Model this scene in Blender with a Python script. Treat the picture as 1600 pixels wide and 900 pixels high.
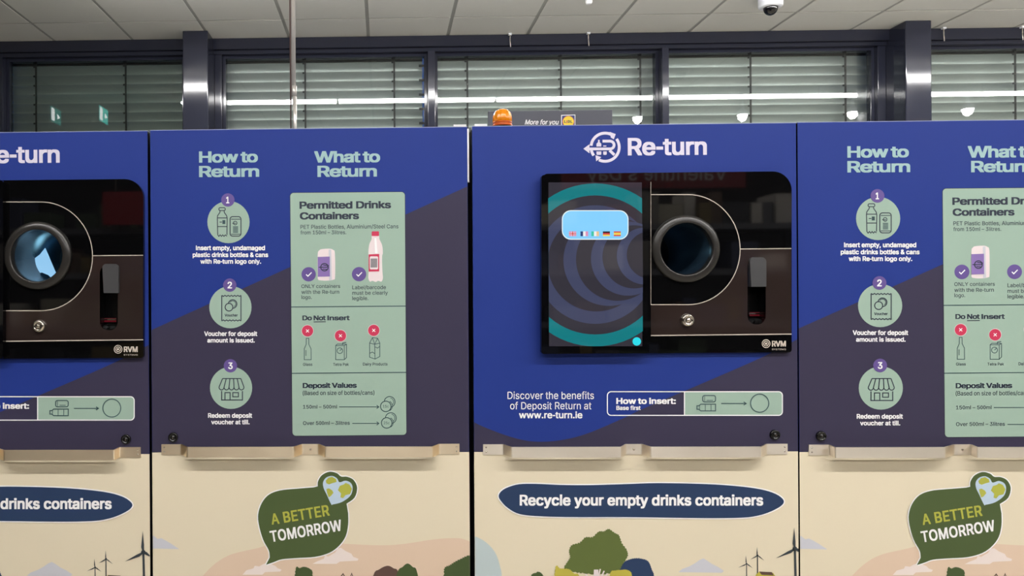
import bpy, bmesh, math, random
from math import sin, cos, pi, radians
from mathutils import Vector, Matrix
from mathutils.geometry import tessellate_polygon, delaunay_2d_cdt
import numpy as np

random.seed(7)
S = bpy.context.scene
for o in list(bpy.data.objects):
    bpy.data.objects.remove(o)

# ------------------------------------------------------------------ camera, world, exposure
FOC, CX, CY = 1200.0, 573.0, 456.0
YAW, ROLL, EYE = radians(1.3), radians(.36), 1.5
FW = Vector((-sin(YAW), cos(YAW), 0)); RT = Vector((cos(YAW), sin(YAW), 0)); UP = Vector((0, 0, 1))
R2 = RT * cos(ROLL) - UP * sin(ROLL); U2 = UP * cos(ROLL) + RT * sin(ROLL)
CAM = Vector((0, 0, EYE))
cd = bpy.data.cameras.new('camera'); cam = bpy.data.objects.new('camera', cd)
S.collection.objects.link(cam); S.camera = cam
cam.matrix_world = Matrix(((R2.x, U2.x, -FW.x, 0), (R2.y, U2.y, -FW.y, 0), (R2.z, U2.z, -FW.z, EYE), (0, 0, 0, 1)))
cd.sensor_width = 36; cd.lens = FOC * 36 / 1600
cd.shift_x = (800 - CX) / 1600; cd.shift_y = (CY - 450) / 1600
cd.clip_start = .02
W = bpy.data.worlds.new('dusk'); S.world = W; W.use_nodes = True
W.node_tree.nodes['Background'].inputs[0].default_value = (.06, .16, .5, 1)
W.node_tree.nodes['Background'].inputs[1].default_value = .5
S.view_settings.view_transform = 'Standard'; S.view_settings.look = 'None'
S.view_settings.gamma = 1; S.view_settings.use_curve_mapping = False
S.view_settings.exposure = 0.0
LAMP = 92.0          # emission of the linear luminaires
LAMP_COL = (1.0, .982, .965)

def ray(x, y): return R2 * ((x - CX) / FOC) - U2 * ((y - CY) / FOC) + FW
def onY(x, y, Y):
    d = ray(x, y); return CAM + d * (Y / d.y)
def onZ(x, y, Z):
    d = ray(x, y); return CAM + d * ((Z - EYE) / d.z)

# ------------------------------------------------------------------ materials
def lin(c):
    c = c / 255.0
    return c / 12.92 if c <= .04045 else ((c + .055) / 1.055) ** 2.4
MATS = {}
def mat(name, rgb, rough=.5, metal=0.0, spec=.5, noise=0.0, scale=30.0, emit=0.0, coat=0.0, stretch=None, bump=0.0, gain=1.0):
    if name in MATS: return MATS[name]
    m = bpy.data.materials.new(name); m.use_nodes = True
    nt = m.node_tree; b = nt.nodes['Principled BSDF']
    col = tuple(min(1, lin(c) * gain) for c in rgb) + (1,)
    b.inputs['Base Color'].default_value = col
    b.inputs['Roughness'].default_value = rough; b.inputs['Metallic'].default_value = metal
    b.inputs['Specular IOR Level'].default_value = spec
    b.inputs['Coat Weight'].default_value = coat; b.inputs['Coat Roughness'].default_value = .03
    if emit:
        b.inputs['Emission Color'].default_value = col; b.inputs['Emission Strength'].default_value = emit
    if noise or bump:
        tc = nt.nodes.new('ShaderNodeTexCoord'); mp = nt.nodes.new('ShaderNodeMapping')
        n = nt.nodes.new('ShaderNodeTexNoise'); n.inputs['Scale'].default_value = scale; n.inputs['Detail'].default_value = 4
        if stretch: mp.inputs['Scale'].default_value = stretch
        nt.links.new(tc.outputs['Object'], mp.inputs[0]); nt.links.new(mp.outputs[0], n.inputs['Vector'])
        if noise:
            mx = nt.nodes.new('ShaderNodeMix'); mx.data_type = 'RGBA'
            mx.inputs[6].default_value = tuple(c * (1 - noise) for c in col[:3]) + (1,)
            mx.inputs[7].default_value = tuple(min(1, c * (1 + noise)) for c in col[:3]) + (1,)
            nt.links.new(n.outputs[0], mx.inputs[0]); nt.links.new(mx.outputs[2], b.inputs['Base Color'])
            mr = nt.nodes.new('ShaderNodeMapRange'); mr.inputs[3].default_value = rough * .8; mr.inputs[4].default_value = rough * 1.2
            nt.links.new(n.outputs[0], mr.inputs[0]); nt.links.new(mr.outputs[0], b.inputs['Roughness'])
        if bump:
            bp = nt.nodes.new('ShaderNodeBump'); bp.inputs['Strength'].default_value = bump; bp.inputs['Distance'].default_value = .01
            nt.links.new(n.outputs[0], bp.inputs['Height']); nt.links.new(bp.outputs[0], b.inputs['Normal'])
    MATS[name] = m; return m

def emat(name, rgb, strength):
    if name in MATS: return MATS[name]
    m = bpy.data.materials.new(name); m.use_nodes = True; nt = m.node_tree
    b = nt.nodes['Principled BSDF']
    b.inputs['Base Color'].default_value = (.01, .01, .01, 1); b.inputs['Roughness'].default_value = .3
    b.inputs['Emission Color'].default_value = tuple(lin(c) for c in rgb) + (1,)
    b.inputs['Emission Strength'].default_value = strength
    MATS[name] = m; return m

def glass_mat(name, tint, ior):
    m = bpy.data.materials.new(name); m.use_nodes = True; nt = m.node_tree
    nt.nodes.remove(nt.nodes['Principled BSDF'])
    t = nt.nodes.new('ShaderNodeBsdfTransparent'); t.inputs[0].default_value = tint + (1,)
    g = nt.nodes.new('ShaderNodeBsdfGlossy'); g.inputs['Roughness'].default_value = .0
    fr = nt.nodes.new('ShaderNodeFresnel')
    ge = nt.nodes.new('ShaderNodeNewGeometry'); mr = nt.nodes.new('ShaderNodeMapRange')
    mr.inputs[3].default_value = ior; mr.inputs[4].default_value = 1 / ior     # same reflectance on both faces of the pane
    nt.links.new(ge.outputs['Backfacing'], mr.inputs[0]); nt.links.new(mr.outputs[0], fr.inputs[0])
    mx = nt.nodes.new('ShaderNodeMixShader')
    nt.links.new(fr.outputs[0], mx.inputs[0]); nt.links.new(t.outputs[0], mx.inputs[1]); nt.links.new(g.outputs[0], mx.inputs[2])
    nt.links.new(mx.outputs[0], nt.nodes['Material Output'].inputs[0])
    MATS[name] = m; return m

VR = .5
BLUE = mat('blue_vinyl', (34, 55, 134), VR, spec=.2, noise=.03, scale=3)
DARK = mat('aubergine_vinyl', (58, 54, 76), VR, spec=.2, noise=.03, scale=3)
CREAM = mat('cream_vinyl', (230, 218, 192), VR, spec=.3, noise=.02, scale=2)
MINT = mat('mint_vinyl', (158, 183, 168), VR, spec=.3)
HEADM = mat('pale_mint_ink', (160, 192, 194), VR, spec=.3)
WHITE = mat('white_ink', (250, 249, 250), VR)
LOGOW = mat('lilac_white_ink', (222, 216, 234), VR)
NAVY = mat('navy_ink', (34, 44, 62), VR)
NAVYB = mat('navy_bubble_vinyl', (40, 60, 94), VR, spec=.3)
PURPLE = mat('purple_ink', (98, 78, 146), VR)
RED = mat('crimson_ink', (206, 50, 88), VR)
LINEM = mat('teal_line_ink', (50, 78, 84), VR)
OLIVE = mat('bubble_green_vinyl', (76, 92, 54), VR, spec=.3)
OLIVE2 = mat('tree_green_vinyl', (92, 106, 50), VR)
DKGREEN = mat('dark_green_vinyl', (66, 84, 44), VR)
LIME = mat('lime_vinyl', (178, 180, 72), VR)
YELL = mat('mustard_vinyl', (190, 178, 70), VR)
PINKH = mat('pink_hill_vinyl', (226, 200, 176), VR)
CLOUDP = mat('pink_cloud_vinyl', (240, 226, 220), VR)
CLOUDB = mat('grey_cloud_vinyl', (206, 206, 214), VR)
SKYB = mat('pale_blue_vinyl', (190, 204, 206), VR)
BROWNH = mat('brown_hill_vinyl', (92, 68, 60), VR)
TURB = mat('turbine_vinyl', (54, 62, 68), VR)
HEARTB = mat('heart_blue_vinyl', (192, 212, 232), VR)
PINKW = mat('pinkish_white_ink', (236, 222, 224), VR)
LILAC = mat('lilac_label_ink', (138, 112, 178), VR)
GLOSS = mat('black_gloss', (8, 8, 9), .03, spec=.5)
GLOSSB = mat('brown_gloss', (44, 35, 33), .05, spec=.5)
SCREENK = mat('screen_black_glass', (7, 7, 9), .03, spec=.5)
TRIMLINE = mat('pale_trim_line', (200, 188, 176), .4)
RINGM = mat('ring_dark_grey', (40, 38, 36), .26)
BLACKP = mat('black_plastic', (9, 9, 10), .22)
COVERM = mat('charcoal_plastic', (66, 66, 68), .35, noise=.05, scale=80)
STEEL = mat('brushed_steel', (250, 240, 226), .34, metal=1, noise=.05, scale=10)
STEELD = mat('worn_brushed_steel', (250, 230, 202), .34, metal=1, noise=.08, scale=12)
CHROME = mat('chrome', (225, 215, 205), .15, metal=1)
CABM = mat('cabinet_grey_metal', (60, 60, 66), .5, noise=.05, scale=10)
for _m, _r in ((STEEL, .25), (STEELD, .25)):
    _b = _m.node_tree.nodes['Principled BSDF']; _b.inputs['Anisotropic'].default_value = .85; _b.inputs['Anisotropic Rotation'].default_value = _r
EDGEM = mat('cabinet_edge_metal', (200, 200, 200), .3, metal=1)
ANTH = mat('anthracite_frame', (38, 40, 52), .10, spec=.5)
TILE = mat('ceiling_tile', (205, 204, 198), .9, noise=.03, scale=40)
TBAR = mat('ceiling_grid_bar', (158, 158, 153), .7, spec=.2)
PAINT = mat('wall_paint', (215, 212, 204), .8, noise=.02, scale=4)
SLAT = mat('blind_slat_grey', (172, 179, 176), .40, metal=.6)
CORD = mat('blind_cord_black', (25, 26, 28), .7)
WHITEP = mat('white_plastic', (225, 227, 232), .35)

# ------------------------------------------------------------------ object helpers
COL = S.collection
def empty(name, loc, label, cat, group=None):
    o = bpy.data.objects.new(name, None); COL.objects.link(o); o.location = loc
    o.empty_display_size = .1; o['label'] = label; o['category'] = cat
    if group: o['group'] = group
    return o
def tag(o, label, cat, group=None):
    o['label'] = label; o['category'] = cat
    if group: o['group'] = group
    return o
def struct(o): o['kind'] = 'structure'; return o
def root_of(p):
    while p and p.parent: p = p.parent
    return p

class MB:
    """collects faces (world coordinates) for ONE mesh object"""
    def __init__(s, clip=None): s.v = []; s.f = []; s.m = []; s.mats = []; s.clip = clip; s.sm = []
    def mi(s, m):
        if m not in s.mats: s.mats.append(m)
        return s.mats.index(m)
    def add(s, pts, faces, m, smooth=False):
        b = len(s.v); s.v += [tuple(p) for p in pts]; k = s.mi(m)
        for f in faces: s.f.append([b + i for i in f]); s.m.append(k); s.sm.append(smooth)
    def flat(s, loops, m):
        """planar polygon facing the camera side (-Y), optional holes"""
        if s.clip and len(loops) == 1:
            x0, x1 = s.clip; L = loops[0]
            for (lim, sg) in ((x0, 1), (x1, -1)):
                out = []
                for i in range(len(L)):
                    a, b = L[i], L[(i + 1) % len(L)]
                    ia, ib = sg * (a[0] - lim) >= 0, sg * (b[0] - lim) >= 0
                    if ia: out.append(a)
                    if ia != ib:
                        t = (lim - a[0]) / (b[0] - a[0]); out.append(Vector(a).lerp(Vector(b), t))
                L = out
                if len(L) < 3: return
            loops = [L]
        loops = [[Vector(p) for p in l] for l in loops]
        pts = [p for l in loops for p in l]
        tris = tessellate_polygon(loops)
        out = []
        for t in tris:
            a, b, c = (pts[i] for i in t)
            n = (b - a).cross(c - a)
            if n.length < 1e-14: continue
            out.append(t if n.y < 0 else (t[0], t[2], t[1]))
        s.add(pts, out, m)
    def slab(s, loops, Yf, Yb, m, side=None):
        """plate with holes: loops are functions/px lists already as (X,Z)"""
        F = [[Vector((x, Yf, z)) for x, z in l] for l in loops]
        s2 = s.clip; s.clip = None; s.flat(F, m); s.clip = s2
        for k, l in enumerate(loops):
            n = len(l); area = sum(l[i][0] * l[(i + 1) % n][1] - l[(i + 1) % n][0] * l[i][1] for i in range(n))
            ccw = area > 0
            pts = [(x, Yf, z) for x, z in l] + [(x, Yb, z) for x, z in l]
            fs = []
            for i in range(n):
                j = (i + 1) % n
                q = (i, n + i, n + j, j)
                if (ccw and k == 0) or (not ccw and k > 0): q = q
                else: q = q[::-1]
                fs.append(q)
            s.add(pts, fs, side or m)
    def box(s, x0, x1, y0, y1, z0, z1, m):
        p = [(x, y, z) for x in (x0, x1) for y in (y0, y1) for z in (z0, z1)]
        s.add(p, [(0, 1, 3, 2), (4, 6, 7, 5), (0, 4, 5, 1), (2, 3, 7, 6), (0, 2, 6, 4), (1, 5, 7, 3)], m)
    def lathe(s, prof, M, m, n=32, smooth=True, close=False):
        """prof: (radius, height) revolved about local Z, placed by matrix M"""
        pts = []
        for r, h in prof:
            for i in range(n):
                a = 2 * pi * i / n; pts.append(M @ Vector((r * cos(a), r * sin(a), h)))
        fs = []
        for k in range(len(prof) - 1):
            for i in range(n):
                j = (i + 1) % n; fs.append((k * n + i, k * n + j, (k + 1) * n + j, (k + 1) * n + i))
        if prof[0][0] > 1e-6 and not close: fs.append(tuple(range(n))[::-1])
        if prof[-1][0] > 1e-6 and not close: fs.append(tuple((len(prof) - 1) * n + i for i in range(n)))
        s.add(pts, fs, m, smooth)
    def tube(s, pts, r, m, n=8):
        for a, b in zip(pts[:-1], pts[1:]):
            a, b = Vector(a), Vector(b); d = (b - a)
            q = d.to_track_quat('Z', 'Y').to_matrix().to_4x4(); q.translation = a
            s.lathe([(r, 0), (r, d.length)], q, m, n)
    def build(s, name, parent=None, bevel=0, weld=False, recalc=False):
        org = Vector((0, 0, 0))
        r = root_of(parent)
        if r: org = r.location.copy()
        me = bpy.data.meshes.new(name)
        me.from_pydata([tuple(Vector(p) - org) for p in s.v], [], s.f)
        for m in s.mats: me.materials.append(m)
        for p, k, sm in zip(me.polygons, s.m, s.sm): p.material_index = k; p.use_smooth = sm
        if weld or bevel or recalc:
            bm = bmesh.new(); bm.from_mesh(me)
            bmesh.ops.remove_doubles(bm, verts=bm.verts, dist=1e-5)
            if recalc: bmesh.ops.recalc_face_normals(bm, faces=bm.faces)
            bm.to_mesh(me); bm.free()
        me.update()
        o = bpy.data.objects.new(name, me); COL.objects.link(o)
        if parent: o.parent = parent
        if bevel:
            b = o.modifiers.new('bevel', 'BEVEL'); b.width = bevel; b.segments = 2; b.limit_method = 'ANGLE'; b.angle_limit = radians(40)
        return o

# ---- picture-measured drawing: prints are laid on the real panel plane
D = 2.10            # distance of the cabinet fronts
LAY = .0004
class Pen:
    def __init__(s, mb, T, Y): s.mb = mb; s.T = T; s.Y = Y
    def w(s, p, k): x, y = s.T(*p); return onY(x, y, s.Y - k * LAY)
    def poly(s, pts, m, k=1): s.mb.flat([[s.w(p, k) for p in pts]], m)
    def rings(s, loops, m, k=1): s.mb.flat([[s.w(p, k) for p in l] for l in loops], m)
    def stroke(s, pts, wd, m, k=1, closed=False):
        P = [Vector(p) for p in pts]; n = len(P)
        if m is NAVY or m is LINEM: wd *= 1.22
        if n < 2: return
        L, R = [], []
        for i in range(n):
            if closed: a, b = P[i] - P[i - 1], P[(i + 1) % n] - P[i]
            else:
                a = P[i] - P[i - 1] if i else P[1] - P[0]
                b = P[i + 1] - P[i] if i < n - 1 else P[i] - P[i - 1]
            if a.length < 1e-9: a = b
            if b.length < 1e-9: b = a
            a = a.normalized(); b = b.normalized(); t = (a + b)
            if t.length < 1e-6: t = a
            t.normalize(); nn = Vector((-t.y, t.x)); c = max(.45, nn.dot(Vector((-a.y, a.x))))
            L.append(P[i] + nn * (wd / 2 / c)); R.append(P[i] - nn * (wd / 2 / c))
        for i in range(n if closed else n - 1):
            j = (i + 1) % n
            s.poly([L[i], L[j], R[j], R[i]], m, k)
    def disc(s, x, y, r, m, k=1, ry=None, n=40): s.poly(circ(x, y, r, ry, n), m, k)
    def ring(s, x, y, r, wd, m, k=1, n=40): s.stroke(circ(x, y, r, None, n), wd, m, k, True)
    def text(s, body, x0, x1, base, cap, m, k=2, bold=0.0, rot=0.0, shear=0.0, fat=None, track=0.0):
        """lettering fitted between x0 and x1; bold / fat thicken the strokes by laying the outline out several times"""
        if bold and not fat: fat = (cap * bold, cap * bold * .75)
        ex = ey = 0
        if fat:
            ex = round(fat[0] * natural(body, track) / (x1 - x0)); ey = round(fat[1] / cap * 200)
            base -= fat[1]; cap -= 2 * fat[1]
        V, F, w = glyphs(body, track, ex, ey)
        sx = (x1 - x0) / w; cr, sr = cos(rot), sin(rot); out = []
        for gx, gy in V:
            px = gx * sx + shear * gy * cap; py = gy * cap
            out.append(s.w((x0 + px * cr - py * sr, base - (px * sr + py * cr)), k))
        fs = []
        for f in F:
            a, b, c2 = (out[i] for i in f)
            fs.append(f[::-1] if (b - a).cross(c2 - a).y > 0 else f)
        s.mb.add(out, fs, m)

# letter outlines (cap height 200): character code | advance | contours
LETTERS = (
    '65|189|6,0 79,200 109,200 182,0 155,0 113,119 104,146 91,188 96,188 84,146 75,119 33,0|43,56 43,78 145,78 145,56;66|179|24,0 24,200 95,200 108,199 119'
    ',197 129,193 138,188 144,181 150,174 153,165 156,157 157,147 156,139 155,132 152,126 140,112 124,105 124,103 130,102 136,100 143,97 149,92 154,86 158,'
    '80 162,72 164,63 164,54 164,44 161,35 157,26 152,19 144,12 135,7 125,3 112,1 97,0|49,22 96,22 110,23 121,26 130,31 135,38 139,45 140,54 139,60 137,66 '
    '135,72 131,78 126,82 120,86 113,89 106,90 98,91 49,91|49,112 94,112 113,116 119,120 123,124 127,128 130,134 132,140 132,146 131,155 128,162 123,169 11'
    '6,174 106,177 94,178 49,178;67|201|105,-3 88,-1 73,3 59,10 47,19 36,31 27,45 21,62 17,80 16,100 17,120 21,138 27,155 36,169 47,181 59,190 73,197 88,20'
    '1 105,203 134,198 142,195 151,190 158,185 165,179 171,172 176,164 180,156 184,147 186,137 161,137 153,155 140,168 124,177 105,179 93,178 82,175 72,170'
    ' 63,163 55,154 49,143 44,130 42,116 41,100 42,84 44,69 49,57 56,46 63,37 72,30 82,25 93,22 105,21 124,24 140,32 153,45 161,63 186,63 184,53 180,44 176'
    ',36 171,28 165,21 158,15 151,10 143,5 134,2 125,-1 115,-2;68|197|86,0 38,0 38,22 84,22 100,23 113,27 125,32 135,39 143,48 149,59 153,71 156,85 157,100'
    ' 156,116 153,129 149,142 143,152 135,161 126,168 114,173 101,177 87,178 37,178 37,200 89,200 107,199 124,195 139,188 151,179 162,168 170,154 177,138 1'
    '80,120 181,100 180,81 177,63 170,47 162,33 151,21 138,12 123,5 105,1|49,200 49,0 24,0 24,200;69|165|24,0 24,200 146,200 146,178 49,178 49,112 140,112 '
    '140,90 49,90 49,22 148,22 148,0;70|161|24,0 24,200 145,200 145,178 49,178 49,109 136,109 136,87 49,87 49,0;71|205|106,-3 89,-1 73,3 59,10 46,19 36,31 '
    '27,45 21,62 17,80 16,100 17,120 21,138 27,155 36,169 46,181 59,190 72,197 88,201 104,203 114,202 124,201 134,198 143,194 151,190 159,184 165,178 171,1'
    '71 177,164 181,155 184,147 186,137 160,137 152,155 140,168 124,176 104,179 93,178 82,175 72,170 63,163 55,154 49,143 44,130 42,116 41,100 42,84 44,70 '
    '49,57 56,46 63,37 72,30 83,25 94,22 106,21 116,22 126,24 136,28 144,33 150,40 156,48 160,58 162,68 163,80 171,78 111,78 111,101 188,101 188,79 187,63 '
    '183,49 177,36 169,24 160,15 148,7 135,2 121,-2;72|203|24,0 24,200 49,200 49,114 154,114 154,200 180,200 180,0 154,0 154,91 49,91 49,0;73|118|12,0 12,2'
    '2 46,22 46,178 12,178 12,200 106,200 106,178 72,178 72,22 106,22 106,0;74|156|73,-3 56,-1 42,4 30,13 20,25 15,39 13,57 13,68 38,68 38,57 39,46 43,37 4'
    '8,29 55,24 63,21 73,20 82,21 91,24 97,29 103,37 106,46 107,57 107,200 132,200 132,57 130,39 125,25 116,13 104,4 89,-1;75|183|41,57 41,85 55,103 69,119'
    ' 83,135 143,200 176,200 91,108 90,109|24,0 24,200 49,200 49,131 49,88 49,76 49,0|146,0 74,102 90,122 176,0;76|154|24,0 24,200 49,200 49,22 142,22 142,'
    '0;77|247|24,0 24,200 60,200 109,74 113,62 118,48 122,33 126,19 121,19 125,32 130,48 134,62 139,74 187,200 223,200 223,0 198,0 198,114 198,129 199,145 '
    '199,162 199,180 202,180 196,161 189,143 184,127 179,114 134,0 112,0 67,114 63,126 57,142 51,160 44,180 47,180 47,164 48,146 48,129 48,114 48,0;78|206|'
    '24,0 24,200 54,200 135,72 143,59 152,42 163,22 159,21 158,43 157,62 157,77 157,200 182,200 182,0 152,0 79,114 70,130 58,150 42,178 47,178 48,151 49,12'
    '9 49,114 49,0;79|210|105,-3 88,-1 73,3 59,10 47,19 36,31 27,45 21,62 17,80 16,100 17,120 21,138 27,155 36,169 47,181 59,190 73,197 88,201 105,203 122,'
    '201 137,197 151,190 163,181 174,169 182,155 189,138 193,120 194,100 193,80 189,62 182,45 174,31 163,19 151,10 137,3 122,-1|105,21 117,22 127,25 137,30'
    ' 146,37 154,46 161,57 165,69 168,84 169,100 168,116 165,131 161,143 154,154 146,163 137,170 127,175 117,178 105,179 93,178 83,175 72,170 63,163 56,154'
    ' 49,143 44,131 42,116 41,100 42,84 44,69 49,57 56,46 63,37 72,30 83,25 93,22;80|175|24,0 24,200 92,200 107,199 120,196 131,192 140,185 147,178 153,169'
    ' 157,159 160,148 161,137 160,125 157,114 153,104 147,95 140,88 131,81 120,77 107,74 92,73 43,73 43,95 91,95 101,96 110,98 117,101 123,105 127,110 131,'
    '115 133,122 135,129 135,137 135,144 133,151 131,158 127,164 123,168 117,172 110,175 101,177 91,178 49,178 49,0;81|210|96,63 123,63 145,33 151,26 184,-'
    '19 158,-19 136,10 130,18|105,-3 88,-1 73,3 59,10 47,19 36,31 27,45 21,62 17,80 16,100 17,120 21,138 27,155 36,169 47,181 59,190 73,197 88,201 105,203 '
    '122,201 137,197 151,190 163,181 174,169 182,155 189,138 193,120 194,100 193,80 189,62 182,45 174,31 163,19 151,10 137,3 122,-1|105,21 117,22 127,25 13'
    '7,30 146,37 154,46 161,57 165,69 168,84 169,100 168,116 165,131 161,143 154,154 146,163 137,170 127,175 117,178 105,179 93,178 83,175 72,170 63,163 56'
    ',154 49,143 44,131 42,116 41,100 42,84 44,69 49,57 56,46 63,37 72,30 83,25 93,22;82|177|24,0 24,200 93,200 107,199 120,196 131,192 140,186 148,179 153'
    ',170 158,161 160,150 161,138 160,127 158,116 153,107 148,98 140,91 131,85 120,81 107,79 93,78 38,78 38,100 92,100 102,101 110,102 117,105 123,108 128,'
    '113 131,118 134,124 135,131 136,138 135,146 134,153 131,159 128,165 123,169 117,173 110,176 101,177 92,178 49,178 49,0|139,0 90,90 119,90 168,0;83|176'
    '|88,-3 74,-3 61,0 50,4 40,9 32,16 25,24 20,33 17,43 15,54 41,54 42,46 45,40 49,34 53,30 59,26 65,23 88,19 97,20 105,21 112,24 119,27 125,31 130,36 133'
    ',42 135,48 136,55 135,61 133,66 131,70 116,80 96,87 72,94 57,99 44,106 34,114 26,123 22,134 20,146 21,157 24,167 29,176 36,184 44,190 54,196 65,200 77'
    ',202 89,203 102,202 114,200 124,196 134,190 142,184 148,176 153,168 156,159 158,149 133,149 130,158 126,166 119,172 110,177 100,179 88,180 80,180 73,1'
    '78 66,176 60,173 55,169 51,164 48,159 46,154 45,148 46,141 48,136 51,131 67,121 83,115 104,110 122,104 141,93 155,78 158,71 160,63 161,54 160,44 157,3'
    '4 152,25 145,17 137,10 127,4 116,0 102,-3;84|176|12,178 12,200 164,200 164,178 101,178 101,0 76,0 76,178;85|203|102,-3 87,-2 73,1 61,6 50,13 41,21 33,'
    '31 28,43 25,55 24,68 24,200 49,200 49,70 50,61 52,52 55,44 60,37 66,32 74,27 82,23 91,21 102,20 112,21 122,23 130,27 137,32 143,37 148,44 152,52 154,6'
    '1 154,70 154,200 180,200 180,68 179,55 175,43 170,31 163,21 154,13 143,6 131,1 117,-2;86|189|80,0 6,200 33,200 76,81 85,54 97,12 92,12 105,54 114,81 1'
    '55,200 182,200 109,0;87|270|61,0 6,200 32,200 64,77 69,57 73,37 77,16 74,16 79,37 83,57 88,77 120,200 149,200 181,77 187,57 191,37 195,16 192,16 196,3'
    '7 201,57 206,77 237,200 263,200 208,0 179,0 145,127 138,154 132,187 137,187 132,155 125,127 91,0;88|186|7,0 85,112 85,93 12,200 41,200 70,157 80,142 8'
    '8,129 96,115 91,115 99,129 107,142 117,157 147,200 175,200 102,94 102,113 179,0 150,0 115,51 106,65 98,77 91,91 96,91 89,77 81,65 71,51 36,0;89|186|80'
    ',0 80,82 6,200 36,200 76,135 87,115 98,91 88,91 99,115 110,135 150,200 179,200 105,82 105,0;90|172|16,0 16,18 108,151 120,169 134,187 137,179 112,178 '
    '88,178 16,178 16,200 156,200 156,181 66,51 53,32 38,13 35,21 60,22 84,22 157,22 157,0;97|153|63,-3 54,-3 45,-1 37,2 30,6 24,11 19,18 15,25 13,33 12,42'
    ' 13,50 14,57 17,63 21,68 25,72 30,76 49,83 70,86 92,89 104,92 107,94 108,97 108,100 108,101 105,117 94,127 77,130 59,127 46,118 39,108 16,114 20,123 2'
    '5,130 31,136 37,141 45,145 52,148 76,151 94,149 112,142 118,138 123,132 127,126 130,118 132,109 132,99 132,0 109,0 109,20 107,20 99,10 85,0|67,18 75,1'
    '8 83,20 90,23 95,27 100,31 104,37 106,42 108,48 108,54 108,75 102,72 91,69 79,67 69,66 53,62 41,55 38,51 37,47 36,41 40,28 51,21;98|167|90,-3 82,-3 74'
    ',-1 68,1 54,12 46,23 44,23 44,0 21,0 21,200 45,200 45,126 46,126 54,136 67,147 74,149 81,151 90,151 102,150 113,147 123,142 132,135 139,126 145,115 15'
    '0,103 153,89 153,74 153,59 150,46 145,33 139,23 132,14 123,6 113,1 102,-2|87,18 95,19 103,22 110,26 116,31 120,38 124,46 127,55 128,64 129,74 128,85 1'
    '27,94 124,103 121,110 116,117 110,122 103,126 95,129 87,130 78,129 70,127 63,123 58,117 53,111 49,103 46,95 45,85 44,74 45,64 46,54 49,45 53,37 58,31 '
    '64,26 70,22 78,19;99|156|81,-3 69,-2 57,1 46,6 36,14 28,23 22,33 17,46 14,59 13,74 14,89 17,102 22,114 28,125 36,134 46,141 57,147 69,150 81,151 102,1'
    '48 120,140 134,127 142,109 119,103 114,114 106,122 95,128 81,130 72,129 64,126 57,122 51,116 46,109 43,102 40,93 38,84 38,74 38,64 40,55 43,46 46,38 5'
    '1,32 57,26 64,22 72,19 81,18 95,20 106,26 115,35 120,46 143,40 134,22 120,8 102,0;100|167|77,-3 65,-2 54,1 44,6 35,14 28,23 21,33 17,46 14,59 13,74 14'
    ',89 17,103 22,115 28,126 35,135 44,142 54,147 65,150 77,151 86,151 93,149 99,147 113,136 120,126 122,126 122,200 146,200 146,0 123,0 123,23 121,23 113'
    ',12 99,1 93,-1 85,-3|80,18 89,19 97,22 103,26 109,31 114,37 118,45 120,54 122,64 123,74 122,85 120,95 118,103 114,111 109,117 104,123 97,127 89,129 80'
    ',130 72,129 64,126 57,122 51,117 46,110 43,103 40,94 38,85 38,74 38,64 40,55 43,46 46,38 51,31 57,26 64,22 72,19;101|159|83,-3 70,-2 57,1 46,6 36,14 2'
    '8,23 22,33 17,45 14,59 13,73 14,88 17,102 22,114 28,125 36,134 45,141 56,147 68,150 81,151 104,147 112,144 119,139 126,134 131,127 136,120 140,111 143'
    ',101 145,89 146,76 146,67 29,67 29,87 133,87 122,79 121,89 120,98 117,106 113,113 109,119 103,123 97,127 89,129 81,130 72,129 64,127 58,123 52,118 47,'
    '113 43,106 40,99 38,91 38,83 38,70 38,59 40,50 43,42 48,35 53,29 59,24 67,21 75,19 83,18 100,21 112,29 120,41 143,36 141,28 137,22 132,15 126,10 119,5'
    ' 111,2 103,-1 93,-3;102|100|90,149 90,129 3,129 3,149|32,0 32,170 32,178 34,185 38,191 42,196 47,201 53,204 74,208 87,207 95,205 89,184 84,186 77,186 '
    '70,186 65,184 61,181 58,177 56,171 56,165 56,0;103|167|81,-59 71,-59 61,-57 53,-55 32,-43 20,-27 40,-16 48,-26 61,-35 81,-38 93,-37 103,-34 111,-30 11'
    '7,-23 121,-14 122,-2 122,27 120,27 113,16 99,6 93,4 85,2 77,2 65,3 54,6 44,10 35,17 28,25 22,35 17,47 14,60 13,75 14,90 17,103 22,115 28,126 35,135 44'
    ',142 54,147 65,150 77,151 86,151 93,149 100,147 113,136 121,125 123,125 123,149 146,149 146,-3 145,-16 143,-26 138,-35 131,-43 123,-49 114,-53 104,-57'
    ' 93,-59|81,23 89,24 97,26 104,30 109,34 114,40 118,48 121,56 122,65 123,76 122,86 121,95 118,104 114,111 110,118 104,123 97,127 89,129 81,130 72,129 6'
    '4,126 57,122 51,117 46,111 43,103 40,95 38,86 38,76 38,66 40,56 43,48 47,41 51,35 57,30 64,26 72,24;104|161|45,89 45,0 21,0 21,200 45,200 45,113 40,11'
    '3 45,125 52,135 60,142 69,147 79,150 89,151 99,150 108,148 116,145 123,140 129,134 134,126 138,117 140,106 140,94 140,0 116,0 116,92 115,103 112,112 1'
    '07,120 101,125 92,128 83,129 76,129 69,127 63,125 58,121 53,117 50,111 47,105 45,97;105|66|21,0 21,149 45,149 45,0|33,174 29,175 25,176 21,179 18,182 '
    '17,186 16,190 17,194 18,198 21,201 25,204 29,205 33,206 37,205 41,204 45,201 47,198 49,194 50,190 49,186 47,182 45,179 41,176 37,175;106|66|21,149 45,'
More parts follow.
